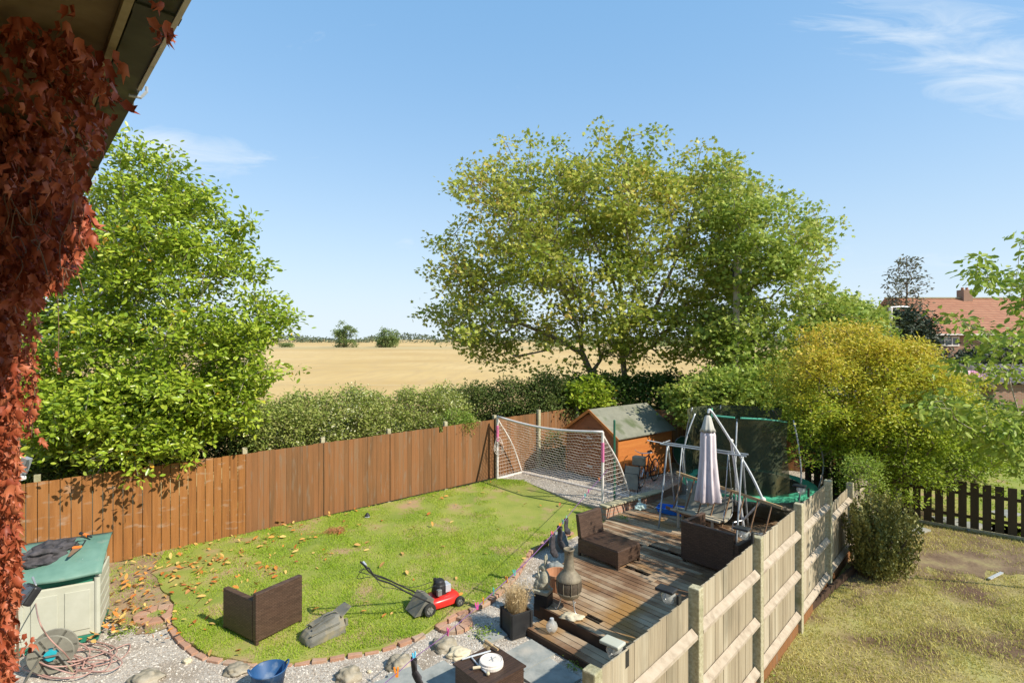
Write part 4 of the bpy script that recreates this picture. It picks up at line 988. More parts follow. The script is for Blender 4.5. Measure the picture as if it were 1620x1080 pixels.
p = W(124, 862, 1.07); t = T('hand_saw', 'hand saw with an orange and black handle on the green lid', 'saw', p)
a, b = W(122, 866, 1.235), W(108, 880, 1.20)
dd = (b-a).normalized(); sd_ = Vector((-dd.y, dd.x, 0)); mb = MB(); mb.add([a+sd_*.055, a-sd_*.055, b-sd_*.012, b+sd_*.02], [(0, 1, 2, 3)]); mb.build('blade', 'wooddk', t, world=True, mods=[('SOLIDIFY', {'thickness': .003})])
mb = MB(); mb.bar(a+sd_*.06+Vector((0, 0, .01)), a-sd_*.06+Vector((0, 0, .01)), .05, .03); mb.build('orange_grip', 'orangep', t, world=True, bevel=.008)
mb = MB(); u1 = a+sd_*.055-dd*.02+Vector((0, 0, .01)); u2 = a-sd_*.055-dd*.02+Vector((0, 0, .01)); k_ = -dd*.12+Vector((0, 0, .03)); mb.tube([u1, u1+k_, u2+k_, u2], .011, 8); mb.build('handle_loop', 'black', t, world=True)
a, b = W(127, 843, 1.31), W(145, 849, 1.295); t = T('hose_gun', 'black and orange hose spray gun on the back of the lid', 'hose gun', a)
mb = MB(); mb.tube([a, b], [.025, .013], 8); mb.build('barrel', 'black', t, world=True); mb = MB(); mb.tube([a.lerp(b, .35), a.lerp(b, .65)], .026, 8); mb.build('orange_collar', 'orangep', t, world=True)
p = W(131, 889, 1.06); mb = MB(); mb.lathe([(0, 0), (.018, 0), (.02, .03), (.01, .05), (0, .055)], 10, p); one('bottle_cap', 'small white cap standing on the front of the green lid', 'cap', mb, 'white')

# hose reel and hose
p = W(84, 1062, -.05); t = T('hose_reel', 'grey green hose reel with teal hub at the bottom left', 'hose reel', p, R(25))
mb = MB()
for y in (-.10, .10):
    mb.lathe([(.10, y-.01), (.25, y-.01), (.26, y), (.25, y+.01), (.10, y+.01), (.10, y-.01)], 24, (0, 0, .28), 'y')
    for k in range(6): a = k*1.047; mb.bar((.03*math.cos(a), y, .28+.03*math.sin(a)), (.24*math.cos(a), y, .28+.24*math.sin(a)), .03, .02, up=(0, 1, 0))
mb.build('side_discs', 'fabricg', t)
M['teal'] = mat('teal_plastic', [(.02, .35, .42), (.03, .42, .5)], 4, rough=.4)
mb = MB(); mb.tube([(0, -.13, .28), (0, .13, .28)], .07, 14); mb.build('hub', 'teal', t)
mb = MB(); mb.tube([(-.26, -.14, 0), (-.1, -.14, .28), (.1, -.14, .28), (.26, -.14, 0)], .016, 6); mb.tube([(-.26, .14, 0), (-.1, .14, .28), (.1, .14, .28), (.26, .14, 0)], .016, 6); mb.build('frame', 'greyp', t)
M['hose'] = mat('dusty_red_hose', [(.36, .20, .16), (.50, .31, .26)], 5, rough=.5)
mb = MB(); r8 = random.Random(8)
for k in range(9):
    cx, cy = r8.uniform(70, 150), r8.uniform(1015, 1060); pts = []
    for j in range(9):
        a = j*.8+k; pts.append(W(cx+r8.uniform(35, 55)*math.cos(a), min(1120, cy+r8.uniform(12, 22)*math.sin(a)), -.03)+Vector((0, 0, r8.uniform(0, .05)+(.18 if k < 4 and cx < 110 else 0)*abs(math.sin(a*.5)))))
    mb.tube(catmull(pts, 6), .0085, 6)
pts = [W(54, 952, 0)+Vector((0, 0, .2)), D(60, 975, 6.9), D(75, 1005, 7.0), D(100, 1030, 7.1), W(120, 1045, 0), W(170, 1030, -.02), W(205, 1018, -.03), W(190, 1042, -.03), W(120, 1060, -.03)]; mb.tube(catmull(pts, 6), .0085, 6)
one('garden_hose', 'tangled dusty pink garden hose in front of the storage box', 'hose', mb, 'hose', smooth=True)
p = D(45, 940, 4.25); t = T('floodlight', 'black floodlight sticking out of the creeper at lower left', 'floodlight', p, R(-30))
mb = MB(); mb.m = Matrix.Rotation(R(-35), 4, 'X'); mb.box(-.085, .085, -.03, .03, -.07, .07); mb.build('housing', 'black', t, bevel=.015)
mb = MB(); mb.m = Matrix.Rotation(R(-35), 4, 'X'); mb.box(-.075, .075, -.042, -.031, -.06, .06); mb.build('glass', 'glass', t)
mb = MB(); mb.tube([(-.09, 0, 0), (-.1, .08, .02), (-.22, .1, .05)], .008, 6); mb.build('bracket', 'steel', t)
p = D(40, 745, 4.3); t = T('security_light', 'small pale wall lamp half hidden by the creeper', 'lamp', p)
mb = MB(); mb.m = Matrix.Rotation(R(20), 4, 'Y'); mb.box(-.05, .0, -.02, .03, -.03, .10); mb.build('back_plate', 'steel', t); mb = MB(); mb.box(-.06, .015, -.05, .0, -.065, -.03); mb.build('lens', 'white', t, bevel=.01)

# ================================================================ CHIMINEA, RABBITS, PLANTER, ROCKS
p = W(900, 963, .18); t = T('chiminea', 'bronze chiminea with mesh bowl and flue standing on the decking', 'chiminea', p, .4)
mb = MB()
for k in range(3):
    a = k*2.094+.6; c, s_ = math.cos(a), math.sin(a); mb.tube(catmull([(.10*c, .10*s_, .26), (.13*c, .13*s_, .15), (.16*c, .16*s_, .06), (.20*c, .20*s_, 0), (.22*c, .22*s_, .03)]), .011, 6)
mb.build('legs', 'chrome', t, smooth=True)
MB().lathe([(0, .17), (.10, .18), (.16, .22), (.185, .27), (.19, .29), (.185, .295)], 24).build('lower_bowl', 'iron', t, smooth=True)
MB().lathe([(.183, .295), (.195, .36), (.195, .43), (.185, .48)], 24).build('mesh_screen', 'mesh', t, smooth=True)
mb = MB()
for k in range(10):
    a = k*.6283; mb.tube([(.19*math.cos(a), .19*math.sin(a), .29), (.203*math.cos(a), .203*math.sin(a), .39), (.19*math.cos(a), .19*math.sin(a), .49)], .006, 5)
mb.build('screen_bars', 'iron', t)
MB().lathe([(.198, .475), (.2, .49), (.18, .52), (.14, .57), (.10, .61), (.09, .63), (.085, .66), (.072, .80), (.070, .92), (.085, .93), (.088, .955), (.078, .96), (.07, .94), (.06, .8)], 24).build('flue', 'iron', t, smooth=True)
p = Vector((.50, 8.78, .10)); t = T('rabbit_statue', 'stone garden statue of two rabbits on a black plinth', 'statue', p, -.5)
MB().box(-.11, .13, -.11, .11, 0, .26).build('plinth', 'black', t, bevel=.01)
def rab(mb, cx, cy, z, s):
    mb.ball((cx, cy, z+.15*s), (.085*s, .08*s, .16*s)); mb.ball((cx-.03*s, cy, z+.08*s), (.10*s, .09*s, .09*s)); mb.ball((cx-.02*s, cy, z+.34*s), (.055*s, .05*s, .065*s)); mb.ball((cx-.07*s, cy-.0, z+.325*s), (.035*s, .03*s, .03*s))
    for q in (-1, 1):
        mb.ball((cx+.02*s, cy+q*.025*s, z+.46*s), (.018*s, .02*s, .09*s)); mb.ball((cx-.09*s, cy+q*.045*s, z+.03*s), (.06*s, .028*s, .03*s)); mb.ball((cx-.07*s, cy+q*.05*s, z+.17*s), (.025*s, .022*s, .07*s))
    mb.ball((cx+.07*s, cy, z+.05*s), .035*s)
mb = MB(); mb.box(-.13, .13, -.11, .11, .262, .32); rab(mb, .03, .0, .31, 1.05); rab(mb, -.07, -.04, .31, .62)
mb.build('rabbits', 'stonec', t, smooth=True, mods=[('REMESH', {'mode': 'VOXEL', 'voxel_size': .009}), ('SMOOTH', {'iterations': 2})])
p = W(810, 1012, -.05); t = T('planter', 'square black planter filled with dead straw coloured grass', 'planter', p, R(30))
a_ = .36
mb = MB(); mb.box(0, a_, 0, .03, 0, .36); mb.box(0, a_, a_-.03, a_, 0, .36); mb.box(0, .03, .03, a_-.03, 0, .36); mb.box(a_-.03, a_, .03, a_-.03, 0, .36); mb.build('tub', 'black', t, bevel=.006)
mb = MB()
for x in (0, a_-.04):
    mb.box(x, x+.04, -.012, -.001, 0, .36); mb.box(-.012, -.001, x, x+.04, 0, .36)
mb.box(.04, a_-.04, -.010, -.001, .0, .04); mb.box(-.01, -.001, .04, a_-.04, 0, .04); mb.build('frame_trim', 'black', t)
mb = MB(); mb.box(.03, a_-.03, .03, a_-.03, .3, .33); mb.build('soil', 'deckdark', t)
n = 2600; ang = rng.uniform(0, 6.28, n); rr = np.sqrt(rng.uniform(0, 1, n))*.14; base = np.stack([a_/2+rr*np.cos(ang), a_/2+rr*np.sin(ang), np.full(n, .33)], 1)
dr = np.stack([np.cos(ang)*rr*2+rng.normal(size=n)*.2, np.sin(ang)*rr*2+rng.normal(size=n)*.2, np.ones(n)], 1); L_ = rng.uniform(.1, .46, (n, 1)); tip = base+unit(dr)*L_
sd_ = np.stack([-np.sin(ang), np.cos(ang), 0*ang], 1)*.0022
v = np.stack([base-sd_, base+sd_, tip], 1)
v2c = tip[:1500]; o1 = rng.normal(size=(1500, 3))*.02; v2 = np.stack([v2c, v2c+o1, v2c+o1*.5+rng.normal(size=(1500, 3))*.006], 1)
vv = np.concatenate([v, v2]).reshape(-1, 3); me_ = np.arange(len(vv)).reshape(-1, 3)
x = XF[t.name]; vv = np.array([tuple(x @ Vector(q)) for q in vv]); mesh_np('dead_grass', vv, me_, 'straw', t)

def rock(px, py, z, r, lab, m='rock', seed=1, rz=0, amp=.35):
    p = W(px, py, z); mb = MB(); mb.ball((0, 0, r[2]*.3), r, 18, seed, amp); mb.m = Matrix.Identity(4)
    o = one('rock', lab, 'rock', mb, m, 'rocks on the gravel', smooth=True); o.location = p; o.rotation_euler[2] = rz
rock(703, 1024, -.06, (.20, .16, .09), 'mossy flat boulder beside the brick ring', 'rock', 3)
rock(725, 1036, -.06, (.16, .13, .07), 'sandy flat rock touching the mossy boulder', 'palestone', 13, .5)
rock(632, 1052, -.06, (.17, .15, .10), 'rounded tan boulder left of the light blue peg', 'rock', 5, .4)
rock(552, 1072, -.06, (.17, .15, .10), 'oval mottled boulder at the bottom between bucket and peg', 'rock', 8)
rock(232, 1075, -.06, (.20, .17, .08), 'pale low boulder at the bottom near the hose', 'rock', 11)
rock(375, 1062, -.06, (.16, .14, .07), 'flat stone just left of the blue bucket', 'rock', 14)
rock(296, 1046, -.05, (.06, .05, .035), 'small pale pebble below the lawn edging', 'palestone', 17)
rock(584, 1062, -.05, (.03, .025, .02), 'white pebble on the gravel near the boulders', 'palestone', 27)
rock(905, 977, .18, (.17, .10, .05), 'pale flat stone on the front edge of the decking', 'palestone', 19, -.4)
rock(884, 866, .0, (.20, .16, .26), 'dark grey upright boulder beside the armless chair', 'rockg', 21)
rock(878, 912, -.02, (.22, .18, .20), 'grey slab like boulder behind the chiminea', 'rockg', 23, .8)
rock(1425, 828, 0, (.06, .05, .03), 'small stone in the dry neighbouring grass', 'palestone', 25)
p = Vector((.78, 9.3, .0)); t = T('terracotta_pot', 'broken terracotta pot between the rabbits and the chiminea', 'pot', p)
MB().lathe([(0, 0), (.13, 0), (.17, .2), (.19, .42), (.21, .43), (.21, .47), (.18, .47), (.16, .3), (0, .28)], 20).build('pot_body', 'terra', t, smooth=False)
for px, py, a, b, r0, lab in ((1535, 832, .7, .45, .2, 'grey slate slab half buried in the neighbouring ground'), (1500, 823, .6, .4, -.3, 'flat brown grey slab beside the slate slab'), (1450, 838, .5, .35, .5, 'small slab in the bare soil near the conifer bush'),
        (1405, 885, .35, .2, .1, 'long flat stone in the dry grass'), (1590, 812, .6, .4, .3, 'pale slab close to the right edge')):
    q = W(px, py, .02); mb = MB(); mb.prism([(-a/2, -b/2), (a*.45, -b*.55), (a*.55, b*.4), (a*.1, b*.55), (-a*.5, b*.45)], -.01, .03); o = one('slate_slab', lab, 'slab', mb, 'slab', 'slabs on the bare ground'); o.location = q; o.rotation_euler[2] = r0
mb = MB(); a, b = W(1565, 915, .04), W(1585, 905, .05); mb.bar(a, b, .05, .02); one('timber_offcut', 'short pale stick on the bare neighbouring ground', 'stick', mb, 'alu')

# globe lamp on step, fence lamps
p = W(873, 1000, .07); t = T('glass_globe', 'clear glass bulb globe standing on the deck step', 'globe', p)
MB().lathe([(.03, 0), (.05, .01), (.085, .06), (.09, .10), (.07, .15), (.035, .18), (.03, .195)], 18).build('bulb', 'glassy', t, smooth=True); MB().lathe([(0, .19), (.032, .19), (.03, .215), (0, .22)], 10).build('cap', 'alu', t)
for px, py, s_, lab in ((1060, 935, .19, 'glass fence lamp with black cap above the near deck'), (975, 1020, -.5, 'white capped fence lamp by the nearest posts'), (1180, 838, 3.2, 'solar lamp with black cap by the parasol foot'), (1270, 770, 5.2, 'clear globe fence lamp furthest along the fence')):
    Y = None; best = min(np.linspace(-1.5, 9, 400), key=lambda s: abs(810+(RF(s)-NR*.12).x/(RF(s)-NR*.12).y*F-px)); q = RF(best)-NR*.14; z = CAMZ-(py-HY)*q.y/F
    t = T('fence_lamp', lab, 'lamp', (q.x, q.y, z), math.atan2(.743, .67), 'lamps fixed inside the weathered fence')
    MB().box(-.065, .065, -.07, .12, 0, .03).build('cap', 'cream' if px == 975 else 'black', t, bevel=.01)
    MB().lathe([(.06, 0), (.075, -.04), (.06, -.09), (.03, -.12), (0, -.125)], 16).build('globe', 'glassy', t, smooth=True)
    MB().box(-.03, .03, -.118, -.095, -.14, .0).build('bracket', 'black', t)

# bucket
p = W(425, 1092, -.06); t = T('bucket', 'dark blue flexible rubber bucket at the bottom edge', 'bucket', p, .5)
MB().lathe([(0, .01), (.15, .01), (.16, 0), (.21, .27), (.217, .275), (.21, .285), (.2, .28), (.155, .025), (0, .02)], 28, mod=lambda a, k: 1+.04*math.cos(2*a)*k).build('tub', 'blue', t, smooth=True)
for s_ in (-1, 1): MB().tube(catmull([(s_*.2, -.06, .27), (s_*.235, -.03, .32), (s_*.235, .03, .32), (s_*.2, .06, .27)]), .011, 6).build('handle', 'blue', t, smooth=True)
# twig pile, cone on lawn
p = WG(531, 842); mb = MB(); rt = random.Random(2)
for k in range(60):
    a = rt.uniform(0, 6.28); c = Vector((rt.uniform(-.16, .16), rt.uniform(-.12, .12), rt.uniform(.01, .08))); d = Vector((math.cos(a), math.sin(a), rt.uniform(-.2, .2)))*rt.uniform(.05, .14); mb.tube([c-d, c+Vector((0, 0, .02)), c+d], .005, 4)
mb.tube([(-.1, -.02, .03), (-.35, -.12, .02), (-.6, -.15, .015)], .005, 4)
M['rust'] = mat('rusty_twig', [(.28, .12, .04), (.42, .2, .08)], 4, island=.6); o = one('twig_pile', 'small pile of rusty brown twigs on the lawn', 'twigs', mb, 'rust'); o.location = p
p = WG(581, 818); t = T('light_cone', 'small black cone lying on the lawn near the fence', 'cone', p)
MB().lathe([(0, 0), (.07, 0), (.065, .05), (.02, .11), (0, .12)], 12).build('body', 'black', t); MB().lathe([(.071, .01), (.073, .02), (.068, .035)], 12).build('band', 'chrome', t)
# leaves on lawn: litter
poly_l = [tuple(WG(*q)[:2]) for q in ((180, 880), (560, 800), (600, 860), (420, 920), (350, 1000), (250, 1020), (180, 1000), (160, 960))]
P_ = np.array(poly_l); x = rng.uniform(P_[:, 0].min(), P_[:, 0].max(), 900); y = rng.uniform(P_[:, 1].min(), P_[:, 1].max(), 900); k = pip(x, y, poly_l) & (rng.uniform(0, 1, 900) < np.exp(-((x+6.0)**2)/3.0)*.7+.06)
x, y = x[k], y[k]; n1 = len(x)
x2 = rng.uniform(-7, 1.5, 420); y2 = rng.uniform(7.6, 16, 420); k2 = pip(x2, y2, LPx) & (rng.uniform(0, 1, 420) < .4); x = np.concatenate([x, x2[k2]]); y = np.concatenate([y, y2[k2]])
cl_ = np.array(WG(255, 915))+rng.normal(size=(75, 3))*np.array([.75, .55, 0]); x = np.concatenate([x, cl_[:, 0]]); y = np.concatenate([y, cl_[:, 1]])
cl_ = np.array(WG(182, 985))+rng.normal(size=(60, 3))*np.array([.15, .3, 0]); x = np.concatenate([x, cl_[:, 0]]); y = np.concatenate([y, cl_[:, 1]])
pos = np.stack([x, y, np.maximum(-.03, gzv(y))+.035], 1); v, f = leaf_arr(pos, rng.uniform(.06, .15, len(x)), 'leaf', 3.0)
o = mesh_np('fallen_leaves', v, f, 'leaflit'); tagp(o, 'orange and yellow fallen leaves scattered over the lawn and gravel', 'leaves', kind='stuff')
# weeds
for px, py, z, s_, n, lab in ((765, 1003, -.05, .10, 260, 'green and orange leafy weed in front of the planter'), (740, 955, 0, .08, 120, 'small dry tuft at the lawn edge by the brick ring'), (1200, 1055, 0, .1, 120, 'bindweed at the foot of a fence post'), (1290, 935, 0, .14, 160, 'green bindweed below the farthest bright fence post'),
        (985, 822, .15, .1, 150, 'weed growing from the deck at the retaining wall'), (912, 1055, -.05, .08, 90, 'small weed between slabs by the fence'), (196, 1000, -.05, .1, 160, 'green weed beside the storage box'), (945, 828, .1, .1, 200, 'low moss clump at the end of the retaining wall'),
        (1322, 870, 0, .22, 260, 'trailing leaves between the last post and the conifer bush')):
    p = W(px, py, z); pos = np.array(p)+rng.normal(size=(n, 3))*np.array([s_, s_, s_*.35]); pos[:, 2] = np.abs(pos[:, 2]-z)+z+.01; v, f = leaf_arr(pos, .04*rng.uniform(.5, 1.3, n), 'oval', .8)
    o = mesh_np('weed', v, f, 'weed' if 'dry' not in lab else 'straw'); tagp(o, lab, 'weed')

# ================================================================ BICYCLE and things by the shed
b0 = W(1013, 772, .25); b1 = W(1038, 759, .25); dv = (b1-b0); wbL = 1.02
t = T('bicycle', 'dark bicycle with grey front pannier leaning by the shed', 'bicycle', b0, math.atan2(dv.y, dv.x))
for x in (0, wbL):
    o = MB().lathe([(.315, -.018), (.335, 0), (.315, .018), (.30, .008), (.30, -.008), (.315, -.018)], 32, (x, 0, .335), 'y').build('wheel', 'rubber', t)
    MB().lathe([(.30, -.010), (.30, .010), (.286, 0), (.30, -.010)], 32, (x, 0, .335), 'y').build('rim', 'chrome', o)
    m = MB()
    for k in range(16): a = k*.3927; m.tube([(x, 0, .335), (x+.29*math.cos(a), 0, .335+.29*math.sin(a))], .0018, 3, False)
    m.tube([(x, -.04, .335), (x, .04, .335)], .02, 8); m.build('spokes', 'chrome', o)
M['bikep'] = mat('dark_purple_paint', [(.05, .015, .03), (.07, .02, .045)], 4, rough=.35)
mb = MB()
for a, b in (((.16, 0, .78), (.40, 0, .30)), ((.16, 0, .78), (.60, 0, .84)), ((.42, 0, .30), (.62, 0, .90)), ((.42, 0, .30), (wbL, 0, .335)), ((.60, 0, .82), (wbL, 0, .335)), ((.12, 0, .95), (.17, 0, .72))): mb.tube([a, b], .017, 8)
mb.build('frame', 'bikep', t)
mb = MB(); mb.tube([(.17, 0, .74), (.08, .05, .5), (0, .05, .335)], .012, 6); mb.tube([(.17, 0, .74), (.08, -.05, .5), (0, -.05, .335)], .012, 6); mb.build('fork', 'chrome', t)
mb = MB(); mb.tube(catmull([(.28, .27, 1.0), (.16, .22, 1.0), (.1, 0, .97), (.16, -.22, 1.0), (.28, -.27, 1.0)]), .012, 6); mb.build('handlebar', 'chrome', t)
mb = MB(); mb.ball((.66, 0, .93), (.14, .07, .03)); mb.build('saddle', 'black', t, smooth=True)
mb = MB(); mb.box(-.20, .02, -.17, .17, .66, .92); mb.build('pannier', 'fabricg', t, bevel=.03)
mb = MB(); mb.lathe([(.07, -.05), (.09, -.04), (.09, -.035), (0, -.035)], 16, (.42, 0, .3), 'y'); mb.bar((.42, -.06, .3), (.5, -.06, .16), .02, .012); mb.bar((.42, .06, .3), (.34, .06, .44), .02, .012); mb.build('crank', 'steel', t)
a = W(985, 776, .25); t = T('folded_chair', 'grey folded sling chair leaning beside the shed corner', 'chair', a, R(60))
mb = MB(); mb.add([(0, 0, .08), (.0, -.42, .08), (.22, -.42, .66), (.22, 0, .66)], [(0, 1, 2, 3)]); mb.build('sling', 'fabricg', t, mods=[('SOLIDIFY', {'thickness': .015})])
mb = MB(); mb.tube([(-.01, .0, 0), (.23, .0, .7), (.23, -.42, .7), (-.01, -.42, 0)], .014, 6); mb.tube([(.25, 0, 0), (.02, 0, .5), (.02, -.42, .5), (.25, -.42, 0)], .014, 6); mb.build('frame', 'black', t)
# oval leaning on the back fence
c = D(1083, 708, 17.6); t = T('table_top', 'dark round table top leaning on the shaded back fence', 'table top', (c.x, c.y, .25), 0)
mb = MB(); mb.m = Matrix.Translation((0, 0, .56)) @ Matrix.Rotation(R(-12), 4, 'X') @ Matrix.Scale(1.3, 4, (0, 0, 1)); mb.lathe([(0, -.015), (.36, -.015), (.38, 0), (.36, .015), (0, .015)], 24, (0, 0, 0), 'y'); mb.build('board', 'greenpole', t)
mb = MB(); mb.m = Matrix.Translation((0, 0, .56)) @ Matrix.Rotation(R(-12), 4, 'X') @ Matrix.Scale(1.3, 4, (0, 0, 1)); mb.lathe([(.365, -.02), (.39, 0), (.365, .02), (.36, 0), (.365, -.02)], 24, (0, 0, 0), 'y'); mb.build('rim', 'steel', t)
# dark shrub next to shed behind net
def shrub(name, lab, cat, poly, n, Y, th, per, spread, size, m, shape='oval', base=None, seg=.4, barkm='bark', **k):
    tips = sample(poly, n, Y, th, .7); P = np.array(poly, float); Yc = Y(np.array([P[:, 0].mean()]))[0] if callable(Y) else Y
    if base is None: base = ((P[:, 0].mean()-810)/F*Yc, Yc, -.1)
    tips = tips[tips[:, 2] > base[2]+.1]
    return plant(name, lab, cat, Vector(base), tips, m, barkm, per, spread, size, shape, seg=seg, trunkname='stems', crown='foliage', **k)
shrub('corner_shrub', 'small dark evergreen bush between fence and shed behind the net', 'bush', [(862, 700), (880, 680), (895, 690), (897, 742), (865, 742)], 40, 17.6, .4, 60, .12, .06, 'shade', base=(1.35, 17.3, .2))

# ================================================================ SWING SEAT, BENCH, LADDER, SLEDGE, BAG
t1 = Vector((3.68, 12.85, 1.97)); t2 = Vector((4.98, 11.75, 1.95)); fo = Vector((-.36, -.55, 0)); bo = Vector((.36, .55, 0))
t = T('garden_swing', 'bare metal garden swing frame with grey sling seat', 'swing', (t1.x, t1.y, .18))
for tt in (t1, t2):
    for o_ in (fo, bo):
        b = Vector((tt.x+o_.x, tt.y+o_.y, .18)); mb = MB(); mb.tube(catmull([b, b.lerp(tt, .6)+Vector((0, 0, .0)), tt-Vector((0, 0, .05))-o_*-.05], 5), .02, 8); mb.build('leg', 'steel', t, world=True, smooth=True)
ax = (t2-t1).normalized()
for o_ in (.06, -.06):
    mb = MB(); q = Vector((o_, o_*1.5, 0)); mb.tube([t1-ax*.15+q, t2+ax*.1+q], .018, 8); mb.build('top_bar', 'steel', t, world=True)
mb = MB(); mb.tube([t1-ax*.2+Vector((-.3, .0, .06)), t1+Vector((-.1, .1, 0)), t1-ax*.2+Vector((.3, .2, .02))], .012, 6); mb.build('canopy_arm', 'steel', t, world=True)
sa, sb = t1+ax*.35, t2-ax*.3
for q in (sa, sb):
    mb = MB(); z = .78
    a_ = Vector((q.x-.2, q.y-.3, z)); b_ = Vector((q.x+.22, q.y+.33, z+.1)); mb.tube([q, a_], .011, 6); mb.tube([q, b_], .011, 6)
    mb.tube(catmull([a_, Vector((q.x-.25, q.y-.38, .62)), Vector((q.x-.15, q.y-.2, .5)), Vector((q.x+.2, q.y+.3, .5)), b_]), .013, 6); mb.build('hanger', 'steel', t, world=True, smooth=True)
off = Vector((.16, .24, 0))
def SW(s, o_, z): q = sa.lerp(sb, s); return Vector((q.x+off.x*o_, q.y+off.y*o_, z))
mb = MB(); rows = [(-1.2, .60), (-.4, .5), (.6, .47), (1.0, .55), (1.5, .8), (1.9, 1.05)]
vs_ = [SW(s/6, o_, z-.05*math.sin(math.pi*s/6)) for o_, z in rows for s in range(7)]
mb.add(vs_, [(i*7+j, i*7+j+1, (i+1)*7+j+1, (i+1)*7+j) for i in range(5) for j in range(6)]); mb.build('sling_seat', 'fabricg', t, world=True, smooth=True, mods=[('SOLIDIFY', {'thickness': .02})])
a = W(1066, 803, .56); b = W(1143, 824, .56); dd = (b-a).normalized(); nn_ = Vector((-dd.y, dd.x, 0)); t = T('plank_bench', 'old pale plank bench in front of the swing', 'bench', (a.x, a.y, .18))
for k, o_ in enumerate((-.08, .06)):
    mb = MB(); mb.bar(a+nn_*o_, b+nn_*o_+dd*.05*k, .12, .035); mb.build('plank', 'woodold', t, world=True)
for s_ in (.15, .85):
    mb = MB(); q = a.lerp(b, s_); mb.bar(q+nn_*-.12-Vector((0, 0, .035)), q+nn_*.1-Vector((0, 0, .035)), .05, .03)
    for o_ in (-.1, .08): mb.bar(q+nn_*o_-Vector((0, 0, .04)), Vector(((q+nn_*o_).x, (q+nn_*o_).y, .18)), .045, .045)
    mb.build('trestle', 'woodold', t, world=True)
a = D(1070, 747, 12.75); b = D(1237, 803, 11.2); t = T('wooden_ladder', 'old wooden ladder propped sideways along the trampoline', 'ladder', (a.x, a.y, .2))
dd = (b-a).normalized(); lo_ = Vector((-.30, -.2, -.75))
for o_ in (Vector(), lo_): mb = MB(); mb.bar(a+o_, b+o_, .035, .06); mb.build('rail', 'woodn' if not o_.length else 'wooddk', t, world=True)
for k in range(8):
    q = a.lerp(b, (k+.6)/8.3); mb = MB(); mb.tube([q, q+lo_], .018, 6); mb.build('rung', 'wooddk', t, world=True)
p = W(1066, 812, .18); t = T('blue_sledge', 'bright blue plastic sledge under the swing', 'sledge', p, GA-1.2)
mb = MB(); vs_ = []
for i, (x, h) in enumerate(((-.38, .16), (-.34, .05), (-.1, .02), (.2, .02), (.36, .06), (.40, .16))):
    for y, z in ((-.22, .15), (-.2, .13), (-.17, 0), (.17, 0), (.2, .13), (.22, .15)): vs_.append((x, y, max(z, h) if abs(y) < .19 else max(.15, h)))
mb.add(vs_, [(i*6+j, i*6+j+1, (i+1)*6+j+1, (i+1)*6+j) for i in range(5) for j in range(5)]); mb.build('shell', 'bluep', t, mods=[('SOLIDIFY', {'thickness': .01})])
mb = MB(); mb.tube(catmull([(-.36, -.1, .16), (-.48, 0, .05), (-.36, .1, .16)]), .006, 5); mb.build('rope', 'netw', t)
p = W(1013, 806, .18); M['bag'] = mat('pale_green_film', [(.45, .62, .58), (.6, .72, .68)], 8, rough=.3, alpha=.85); mb = MB(); mb.ball((0, 0, .07), (.13, .1, .09), 14, 4, .6); mb.tube([(0, 0, .12), (-.01, 0, .2), (-.03, 0, .27)], [.06, .025, .04], 8)
o = one('plastic_bag', 'pale green plastic bag slumped by the retaining wall', 'bag', mb, 'bag', mods=[('REMESH', {'mode': 'VOXEL', 'voxel_size': .012})]); o.location = p

# ================================================================ PARASOL
py_ = 11.9
def PU(px, py, dy=0): q = D(px, py, py_+dy); return q
foot = W(1178, 846, .18); t = T('cantilever_parasol', 'closed faded lilac cantilever parasol on a curved arm', 'parasol', foot)
mb = MB(); mb.tube([foot, D(1157, 697, foot.y)], .03, 10); mb.build('post', 'alu', t, world=True)
tip = D(1122, 652, foot.y); mb = MB(); arc = catmull([tip+Vector((-.03, 0, -.02)), tip+Vector((.05, 0, .02)), D(1158, 700, foot.y-.05), D(1188, 750, foot.y-.2), D(1207, 790, foot.y-.35)], 8); mb.tube(arc, .026, 10); mb.build('curved_arm', 'alu', t, world=True, smooth=True)
mb = MB(); mb.ball(arc[-1], .06, 8); mb.ball(D(1157, 697, foot.y), .045, 6); mb.build('joint', 'white', t, world=True, smooth=True)
mb = MB(); mb.tube([arc[-1], D(1176, 822, foot.y)], .022, 8); mb.tube([D(1176, 822, foot.y), D(1160, 826, foot.y-.1), D(1158, 838, foot.y-.1)], .015, 6); mb.build('strut', 'alu', t, world=True)
mb = MB(); mb.bar(foot+Vector((-.4, 0, .02)), foot+Vector((.4, 0, .02)), .06, .04); mb.bar(foot+Vector((0, -.4, .025)), foot+Vector((0, .4, .025)), .06, .04); mb.build('base_cross', 'steel', t, world=True)
hz = tip.z-.08; cx, cy = tip.x-.03, tip.y
plt = lambda a, k: 1+(.08+.28*k)*math.cos(8*a)
mb = MB(); mb.lathe([(.05, hz-.33), (.14, hz-.36), (.15, hz-.42), (.16, hz-.9), (.20, hz-1.4), (.25, hz-1.82), (.22, hz-1.86), (.1, hz-1.6)], 64, (cx, cy, 0), mod=lambda a, k: 1+(.06+.22*k)*math.cos(8*a)+.05*math.sin(3*a+4*k)); mb.build('canopy', 'canopy', t, world=True, smooth=True)
mb = MB(); mb.lathe([(.03, hz+.02), (.07, hz-.02), (.13, hz-.26), (.165, hz-.33), (.06, hz-.30)], 48, (cx, cy, 0), mod=lambda a, k: 1+.14*k*math.cos(8*a)); mb.build('vent_cap', 'canopyd', t, world=True, smooth=True)
mb = MB(); mb.tube([(cx, cy, hz), (cx, cy, hz-1.98)], .02, 8); mb.tube([(cx, cy, hz-1.9), (cx+.3, cy-.03, hz-1.76)], .018, 6); mb.build('inner_pole', 'palestone', t, world=True)

